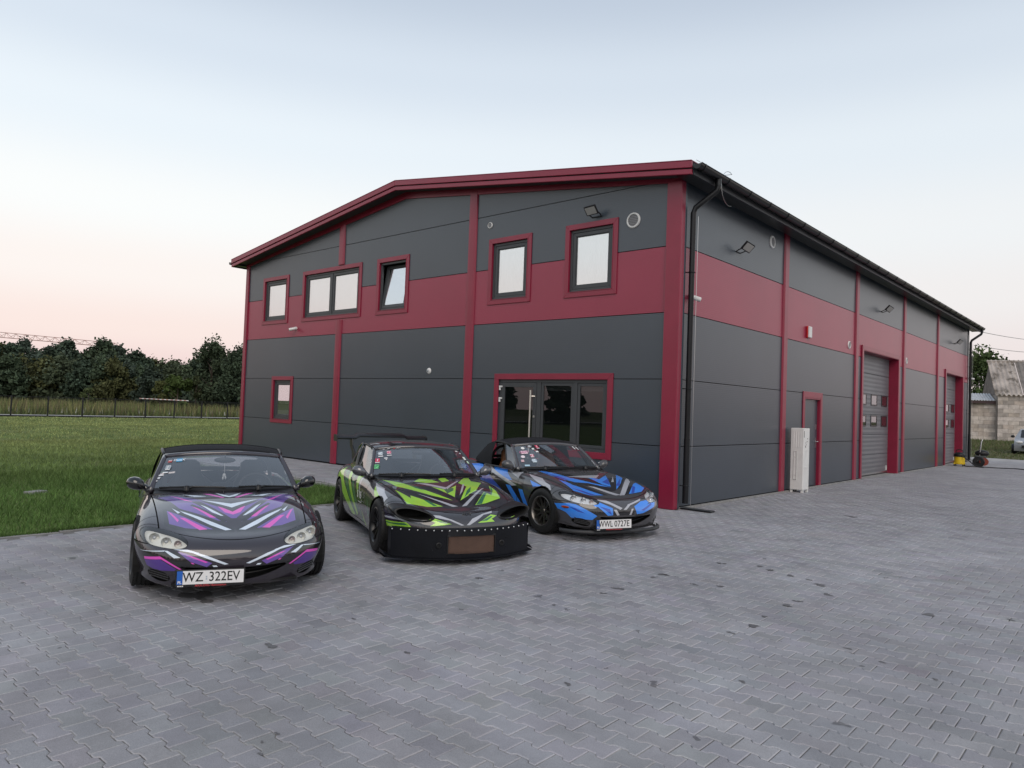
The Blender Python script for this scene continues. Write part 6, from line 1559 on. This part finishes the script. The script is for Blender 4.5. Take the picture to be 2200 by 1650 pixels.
SIDE = {
 'purple': [('lb', [(1.16, .71), (.78, .655), (.82, .64)]), ('lb', [(.62, .62), (.44, .50), (.50, .50)]), ('mg', [(2.3, .62), (1.5, .42), (1.62, .42)]), ('lb', [(2.5, .68), (1.46, .52), (1.6, .50)]), ('pu', [(2.6, .74), (1.46, .62), (1.46, .36), (2.2, .30)])],
 'green': [('sv', [(1.32, .76), (.52, .60), (.60, .66), (.95, .735)]), ('li', [(1.2, .735), (.78, .66), (.98, .64)]), ('li', [(3.28, .70), (3.05, .80), (2.05, .28), (2.22, .25)]), ('dg', [(2.90, .78), (2.74, .79), (1.95, .30), (2.03, .27)]), ('li', [(2.66, .78), (2.52, .78), (1.86, .32), (1.95, .28)]),
           ('dg', [(2.42, .76), (2.30, .76), (1.78, .36), (1.86, .32)]), ('li', [(2.20, .775), (2.0, .78), (1.80, .50)]), ('sv', [(1.98, .77), (1.9, .77), (1.72, .56), (1.75, .55)]), ('dg', [(1.78, .44), (1.50, .25), (1.68, .25)]), ('li', [(1.62, .40), (1.36, .24), (1.48, .24)]), ('dg', [(1.30, .60), (1.14, .40), (1.22, .36)]), ('li', [(3.6, .66), (3.42, .72), (3.3, .40), (3.4, .40)]),
           ('bk', [(2.6, .72), (1.46, .72), (1.3, .28), (2.4, .26)])],
 'blue': [('sv', [(1.34, .77), (.60, .62), (.70, .68), (1.0, .745)]), ('bl', [(1.16, .705), (.84, .66), (1.02, .63)]), ('sv', [(2.72, .80), (2.50, .80), (1.46, .60), (1.60, .58)]), ('bl', [(3.45, .74), (2.72, .80), (2.30, .66), (2.9, .60)]), ('bl', [(2.36, .79), (1.95, .79), (1.62, .66), (1.85, .63)]), ('sv', [(1.9, .78), (1.5, .78), (1.46, .70)]),
          ('bd', [(2.9, .60), (2.3, .66), (1.9, .50), (2.2, .42)]), ('bl', [(1.78, .58), (1.64, .58), (1.20, .30), (1.34, .26)]), ('bl', [(1.40, .56), (1.28, .56), (1.12, .36), (1.18, .30)]), ('bd', [(2.0, .46), (1.6, .40), (1.8, .24), (2.3, .24)]), ('bk', [(2.5, .62), (1.30, .70), (1.16, .30), (2.4, .24)])]}
def livery(k): return [tuple(x) for x in LIVERY[k]]+[('side', m, p, True) for m, p in SIDE[k]]
M_bulb = mat('bulb_clear', (.50, .51, .52), .08, metal=.3, coat=1.0)
M_turn = mat('turn_amber', (.60, .48, .45), .25, metal=.1)
COMMON = dict(bulb=M_bulb, turn=M_turn)
purple = dict(paint=M_pp, drop=.06, r=.292, w=.205, track=.718, rim=mat('rim_graphite', (.05, .05, .052), .35, metal=.6), roof=M_fabric, roofname='soft_top', mirror=M_blackg, reflector=mat('yellowed_reflector', (.90, .88, .78), .25, metal=.05), bowl=mat('bowl_aged', (.74, .73, .68), .3, metal=.25), cage=True, rollbar=mat('bar_grey', (.10, .10, .11), .5), steer=R(4), livery=livery('purple'), **COMMON)
green = dict(paint=M_pg, drop=.05, r=.292, w=.225, track=.728, camber=R(3), rim=mat('rim_black', (.012, .012, .013), .3), roof=M_blackg, roofname='hard_top', mirror=mat('mirror_graphite', (.16, .16, .17), .25, metal=.6, coat=.5), reflector=M_chrome, bowl=M_chrome, duct=True, dam=True, sail=M_sideglass, sailpillar=True, cage=True, style=0, spokes=10, livery=livery('green'), **COMMON)
blue = dict(paint=M_pb, drop=.045, r=.292, w=.215, track=.722, camber=R(2), rim=mat('rim_bronze', (.16, .15, .14), .3, metal=.85), roof=M_fabric, roofname='soft_top', mirror=mat('mirror_gunmetal', (.07, .07, .075), .25, coat=.6), reflector=mat('clear_reflector', (.88, .89, .90), .2, metal=.1), bowl=M_chrome, glass_up=False, seat=mat('tan_leather', (.21, .085, .035), .45, var=.15, var_scale=8), style=0, spokes=10, steer=R(8), livery=livery('blue'), **COMMON)
STK = {}
def sticker(ws, wpt, t, v, w, h, col, txt=None, tcol=(1, 1, 1), rnd=False, tilt=0.0):
    """thin label following the screen; t, v = centre, w, h in metres"""
    wt = w/1.25; hv = h/0.66; key = 'sticker_%02x%02x%02x' % tuple(int(c*255) for c in col)
    m = mat(key, col, .4)
    if rnd:
        ring_ = [wpt(t+wt/2*math.cos(a), v+hv/2*math.sin(a), .006)-np.array([0, YOFF, 0]) for a in np.linspace(0, 2*math.pi, 21)[:-1]]
        o = MB().add(ring_, [tuple(range(20))]).build('sticker', m, ws)
    else:
        o = MB().grid([[wpt(t+wt*(i/4-.5)+tilt*(j/2-.5)*wt, v+hv*(j/2-.5), .006)-np.array([0, YOFF, 0]) for i in range(5)] for j in range(3)]).build('sticker', m, ws)
    if txt:
        p = Vector(wpt(t, v, .0085))-Vector((0, YOFF, 0)); x = Vector(wpt(t+.02, v, .0085))-Vector(wpt(t-.02, v, .0085)); y = Vector(wpt(t, v+.02, .0085))-Vector(wpt(t, v-.02, .0085))
        text_mesh('sticker_letters', txt, h*.78, mat('ink_%02x%02x%02x' % tuple(int(c*255) for c in tcol), tcol, .4), ws, frame_matrix(p, x, y), .0004, sx=min(1.0, w/(h*.78*.62*max(1, len(txt)))), bold=.0004)
    return o
def surf_at(fx, fz, dz, view='front'):
    A_ = np.concatenate([f for f in BASE]); A_ = A_[A_[:, 1] < 1.2]
    d_ = np.hypot(A_[:, 0]-fx, A_[:, 2]-fz); q = A_[d_.argmin()]; return Vector((q[0], q[1]-YOFF, q[2]+dz)), Vector(q[3:6]).normalized()
WHICH = ('purple', 'green', 'blue')
if 'purple' in WHICH:
    car, ws, wpt, dz = roadster('roadster', 'dark roadster with purple and pink livery, parked nearest the lawn', POSE['purple'][0], norm2(POSE['purple'][1]), purple)
    plate(car, ('WZ', '322EV'), -.205, -.026, .278+dz, R(-5), 0, 'MASUDRU Renovation', R(-4))
    sticker(ws, wpt, -.87, .80, .075, .05, (.45, .12, .12)); sticker(ws, wpt, -.87, .83, .06, .012, (.7, .7, .7))
    sticker(ws, wpt, -.73, .82, .115, .062, (.10, .42, .72), 'DuoX', (.85, .9, .95))
    sticker(ws, wpt, -.865, .60, .085, .085, (.75, .78, .80), 'EB', (.25, .3, .35)); sticker(ws, wpt, -.88, .46, .09, .02, (.75, .78, .80))
    sticker(ws, wpt, -.93, .385, .065, .022, (.72, .74, .76)); sticker(ws, wpt, -.94, .31, .045, .04, (.55, .57, .6)); sticker(ws, wpt, -.955, .23, .03, .02, (.6, .6, .62))
    ch = MB().tube([(0, 1.935-YOFF, 1.06+dz), (.002, 1.935-YOFF, .93+dz)], .003, 5); ch.sphere((0, 1.935-YOFF, .92+dz), (.018, .012, .022), 8, 6); ch.sphere((-.012, 1.935-YOFF, .89+dz), (.01, .01, .02), 6, 5); ch.sphere((.014, 1.935-YOFF, .895+dz), (.01, .01, .02), 6, 5)
    ch.build('charm', M_white if 'M_white' in globals() else M_plate, car, smooth=True)
if 'green' in WHICH:
    car, ws, wpt, dz = roadster('roadster', 'dark roadster with lime green livery, black air dam and rear wing', POSE['green'][0], norm2(POSE['green'][1]), green)
    M_dam = mat('dam_black', (.006, .007, .010), .42, spec=0.25, var=.25, var_scale=4, bump=.05, bump_scale=9)
    yd = lambda x: -.085+.46*x*x
    xs_ = np.linspace(-.80, .80, 41)
    def damrow(z, o, xr=xs_): return [(x, yd(x)-o-YOFF, z) for x in xr]
    RAD = (-.255, .285, .105, .292)
    mb = MB()                    # skin with a window for the radiator, built from strips
    def strip(x0, x1, z0, z1):
        xr = np.linspace(x0, x1, max(2, int((x1-x0)/.04))); A_ = [(x, yd(x)-YOFF, z0) for x in xr]; B_ = [(x, yd(x)-YOFF+.012, z1) for x in xr] if z1 > .36 else [(x, yd(x)-YOFF, z1) for x in xr]
        mb.grid([A_, B_]); mb.grid([[(a, b+.006, c) for a, b, c in A_], [(a, b+.006, c) for a, b, c in B_]], flip=True)
    strip(-.80, RAD[0], .062, .362); strip(RAD[1], .80, .062, .362); strip(RAD[0], RAD[1], .062, RAD[2]); strip(RAD[0], RAD[1], RAD[3], .362)
    dam = mb.build('air_dam', M_dam, car)
    for s in (-1, 1): MB().grid([[(s*.80, yd(.8)-YOFF, z), (s*.805, yd(.8)+.10-YOFF, z)] for z in (.062, .362)], flip=s > 0).build('dam_return', M_dam, dam)
    MB().grid([damrow(.362, -.012), [(x*.97, yd(x)+.05-YOFF, .37) for x in xs_]]).build('dam_lip', M_dam, dam)
    rad = MB(); M_rad = mat('radiator_brown', (.12, .075, .058), .6, var=.3, var_scale=12)
    rad.box(RAD[0], RAD[1], .02-YOFF, .03-YOFF, RAD[2], RAD[3]); rad = rad.build('radiator', M_rad, dam)
    gm = MB(); 
    for i in range(46): x = RAD[0]+.006+i*.0116; gm.box(x-.0022, x+.0022, yd(x)+.010-YOFF, yd(x)+.016-YOFF, RAD[2], RAD[3])
    gm.build('core_fins', mat('radiator_fin', (.20, .125, .095), .4), rad)
    rm = MB(); ring(rm, (RAD[0]-.008, RAD[1]+.008, RAD[2]-.008, RAD[3]+.008), (RAD[0]+.004, RAD[1]-.004, RAD[2]+.004, RAD[3]-.004), lambda a, b, d: (a, yd(a)+d-YOFF, b), -.006, .004) if 'ring' in globals() else None
    if rm.v: rm.build('radiator_frame', M_blackp, dam)
    for x in np.linspace(-.79, .79, 21):
        MB().sphere((x, yd(x)-YOFF+.006, .347), (.0095, .006, .0095), 8, 6).build('rivet', M_alu if 'M_alu' in globals() else M_chrome, dam, smooth=True)
    for x in (-.345, .375):
        MB().lathe([(.018, -.006), (.030, -.008), (.034, .0), (.018, .004)], 18, 'y', (x, yd(x)-YOFF, .195)).lathe([(0, .003), (.02, .003)], 18, 'y', (x, yd(x)-YOFF, .195), mi=1).build('tow_hole', [M_blackp, M_inner], dam, smooth=True)
        for (a, b) in ((-.06, .05), (.06, .05), (-.06, -.05), (.06, -.05)): MB().sphere((x+a, yd(x+a)-YOFF-.001, .195+b), .0045, 6, 5).build('bolt', M_blackg, dam)
    sp = MB(); n_ = 33; xr = np.linspace(-.86, .86, n_)
    fo = [(x, yd(x)-.032-YOFF) for x in xr]; ba = [(x, yd(x)+.20-YOFF) for x in xr]
    sp.grid([[(*p, .060) for p in fo], [(*p, .060) for p in ba]]); sp.grid([[(*p, .048) for p in fo], [(*p, .048) for p in ba]], flip=True); sp.grid([[(*p, .048) for p in fo], [(*p, .060) for p in fo]])
    spl = sp.build('splitter', M_dam, dam)
    for s in (-1, 1): MB().prism([(yd(.86)-.05-YOFF, .073), (yd(.86)+.2-YOFF, .073), (yd(.86)+.2-YOFF, .10), (yd(.86)+.03-YOFF, .098)], lambda a, b, d: (d, a, b), s*.85, s*.862).build('splitter_end', M_dam, dam)
    # rear wing
    wg = link('rear_wing', None, car)
    secs = []; WZ = 1.105
    xw = [-.71, -.42, -.36, .36, .42, .71]; zw = [0, 0, .035, .035, 0, 0]
    prof = [(0, 0), (.03, .022), (.10, .034), (.18, .038), (.245, .046), (.25, .036), (.18, .006), (.10, -.014), (.03, -.016)]
    for x, z in zip(xw, zw): secs.append([(x, 3.98+a-YOFF, WZ+z+b) for a, b in prof])
    mb = MB(); n = len(prof); mb.add(sum(secs, []), [(i*n+j, (i+1)*n+j, (i+1)*n+(j+1) % n, i*n+(j+1) % n) for i in range(len(secs)-1) for j in range(n)]+[tuple(range(n)), tuple(range(6*n-1, 5*n-1, -1))])
    mb.build('wing_blade', mat('carbon_black', (.008, .008, .009), .4), wg, auto=True)
    for s in (-1, 1):
        MB().prism([(3.95, -.05), (4.24, -.05), (4.25, .05), (4.10, .055), (3.96, .03)], lambda a, b, d: (d, a-YOFF, WZ+b), s*.712, s*.722).build('end_plate', M_blackp, wg)
        MB().prism([(3.98, 1.10), (4.14, 1.12), (4.10, .98), (3.94, .90), (3.90, .78), (3.72, .78), (3.74, .90), (3.94, 1.0)], lambda a, b, d: (d, a-YOFF, b+dz*0), s*.48-.010, s*.48+.010).build('wing_upright', M_blackp, wg, bevel=.003)
    # lettering on the flank, emblem, stickers
    p = Vector((-.846, 1.50-YOFF, .56+dz)); text_mesh('door_number', '15', .12, M_plate, car, frame_matrix((-.838, 1.62-YOFF, .575+dz), (0, -1, 0), (0, 0, 1)), .001, bold=.002)
    text_mesh('door_letter', 'S', .13, M_plate, car, frame_matrix((-.838, 1.76-YOFF, .575+dz), (0, -1, 0), (0, 0, 1)), .001, bold=.001)
    MB().box(-.8385, -.837, 1.54-YOFF, 1.72-YOFF, .49+dz, .497+dz).box(-.8385, -.837, 1.54-YOFF, 1.548-YOFF, .49+dz, .53+dz).build('door_mark', M_plate, car)
    q, nn = surf_at(0.0, .535, dz); mt = frame_matrix(q+nn*.004, (1, 0, 0), Vector((0, .6, .8)))
    em = MB(); ep = [mt @ Vector((.048*math.cos(a), .036*math.sin(a), 0)) for a in np.linspace(0, 2*math.pi, 29)[:-1]]; em.tube(ep, .0045, 6, closed=True)
    em.tube([mt @ Vector(v) for v in ((-.044, .008, 0), (-.022, .012, 0), (0, -.006, 0), (.022, .012, 0), (.044, .008, 0))], .004, 6); em.build('emblem', M_blackg, car, smooth=True)
    for (t, v, w, h, c, tx, tc) in ((-.80, .955, .05, .02, (.5, .5, .52), None, (1, 1, 1)), (-.70, .955, .09, .03, (.04, .04, .05), 'JAP', (.9, .9, .9)), (-.585, .965, .035, .03, (.6, .03, .05), None, (1, 1, 1)), (-.50, .965, .09, .03, (.04, .04, .05), 'ONLY', (.9, .9, .9)),
                                    (-.865, .79, .10, .075, (.72, .80, .84), 'CA', (.3, .35, .4)), (-.70, .81, .10, .075, (.78, .50, .56), '43', (.6, .05, .15)), (-.86, .68, .11, .022, (.8, .8, .82), None, (1, 1, 1)), (-.70, .70, .11, .018, (.8, .8, .82), None, (1, 1, 1)), (-.915, .535, .095, .085, (.60, .05, .12), '1', (.95, .95, .95)), (-.915, .455, .095, .015, (.85, .85, .85), None, (1, 1, 1)),
                                    (-.765, .60, .075, .025, (.8, .8, .82), None, (1, 1, 1)), (-.76, .545, .03, .02, (.8, .8, .8), None, (1, 1, 1)), (-.935, .31, .115, .095, (.20, .62, .28), 'GP2', (.05, .25, .1)),
                                    (.84, .90, .07, .03, (.75, .70, .70), None, (1, 1, 1)), (.90, .82, .05, .025, (.7, .7, .72), None, (1, 1, 1)), (.915, .62, .07, .08, (.80, .85, .80), None, (1, 1, 1)), (.945, .47, .06, .06, (.62, .80, .62), None, (1, 1, 1))):
        sticker(ws, wpt, t, v, w, h, c, tx, tc)
if 'blue' in WHICH:
    car, ws, wpt, dz = roadster('roadster', 'grey roadster with bright blue livery, parked nearest the entrance', POSE['blue'][0], norm2(POSE['blue'][1]), blue)
    plate(car, ('WWL', '0727E'), -.235, -.022, .262+dz, R(-5), 0, 'MASUDRU Renovation', R(-3))
    # chin lip following the bumper outline
    ol = np.array([(s[0], s[1]) for s in SEC[:6]]); ol = np.concatenate([ol[::-1]*[-1, 1], ol[1:]]); ol = np.array(smooth_path([(a, b, 0) for a, b in ol], 5))[:, :2]
    mid = np.array([0, .5]); off = lambda k: [((p[0])*(1+k*.9), p[1]-k*.9+.01) for p in ol]
    rows = [[(x, y-YOFF, .180+dz) for x, y in off(-.01)], [(x, y-YOFF, .168+dz) for x, y in off(.012)], [(x, y-YOFF, .142+dz) for x, y in off(.016)], [(x, y-YOFF, .135+dz) for x, y in off(.005)], [(x, y-YOFF, .14+dz) for x, y in off(-.06)]]
    MB().grid(rows, flip=True).build('chin_lip', mat('lip_grey', (.03, .031, .033), .5, var=.2, var_scale=6), car, smooth=True)
    for s in (-1, 1):
        q, nn = surf_at(s*.745, .455, dz); mt = frame_matrix(q+nn*.002, Vector((nn.y, -nn.x, 0)), (0, 0, 1)); mb = MB().sphere((0, 0, 0), (.062, .016, .006), 14, 8); mb.v = [tuple(mt @ Vector(v)) for v in mb.v]; mb.build('side_marker', mat('marker_amber', (.30, .045, .01), .2, coat=.5), car, smooth=True)
    for (t, v, w, h, c, tx, tc, rd) in ((-.78, .84, .10, .075, (.82, .82, .80), None, (1, 1, 1), True), (-.60, .90, .075, .05, (.78, .80, .80), 'JDM', (.4, .4, .45), False), (-.43, .875, .085, .08, (.60, .04, .10), '1', (.95, .95, .95), False), (-.42, .80, .085, .014, (.85, .85, .85), None, (1, 1, 1), False), (-.555, .785, .065, .045, (.75, .82, .80), None, (1, 1, 1), False),
                                        (-.79, .655, .17, .085, (.78, .60, .66), 'DRIFT', (.55, .2, .35), False), (-.50, .66, .07, .04, (.82, .82, .82), None, (1, 1, 1), False), (-.53, .72, .04, .02, (.6, .2, .25), None, (1, 1, 1), False), (-.85, .475, .10, .075, (.82, .72, .76), None, (1, 1, 1), True), (-.66, .50, .085, .085, (.80, .66, .70), '43', (.5, .08, .15), False),
                                        (-.88, .31, .07, .06, (.62, .42, .45), None, (1, 1, 1), False), (-.66, .30, .095, .085, (.68, .78, .84), 'GR', (.35, .42, .5), False), (-.82, .125, .11, .04, (.42, .60, .72), None, (1, 1, 1), False), (.70, .86, .055, .085, (.85, .86, .86), None, (1, 1, 1), False), (.83, .86, .055, .085, (.85, .86, .86), None, (1, 1, 1), False), (.955, .22, .035, .12, (.80, .84, .86), None, (1, 1, 1), False)):
        sticker(ws, wpt, t, v, w, h, c, tx, tc, rd)
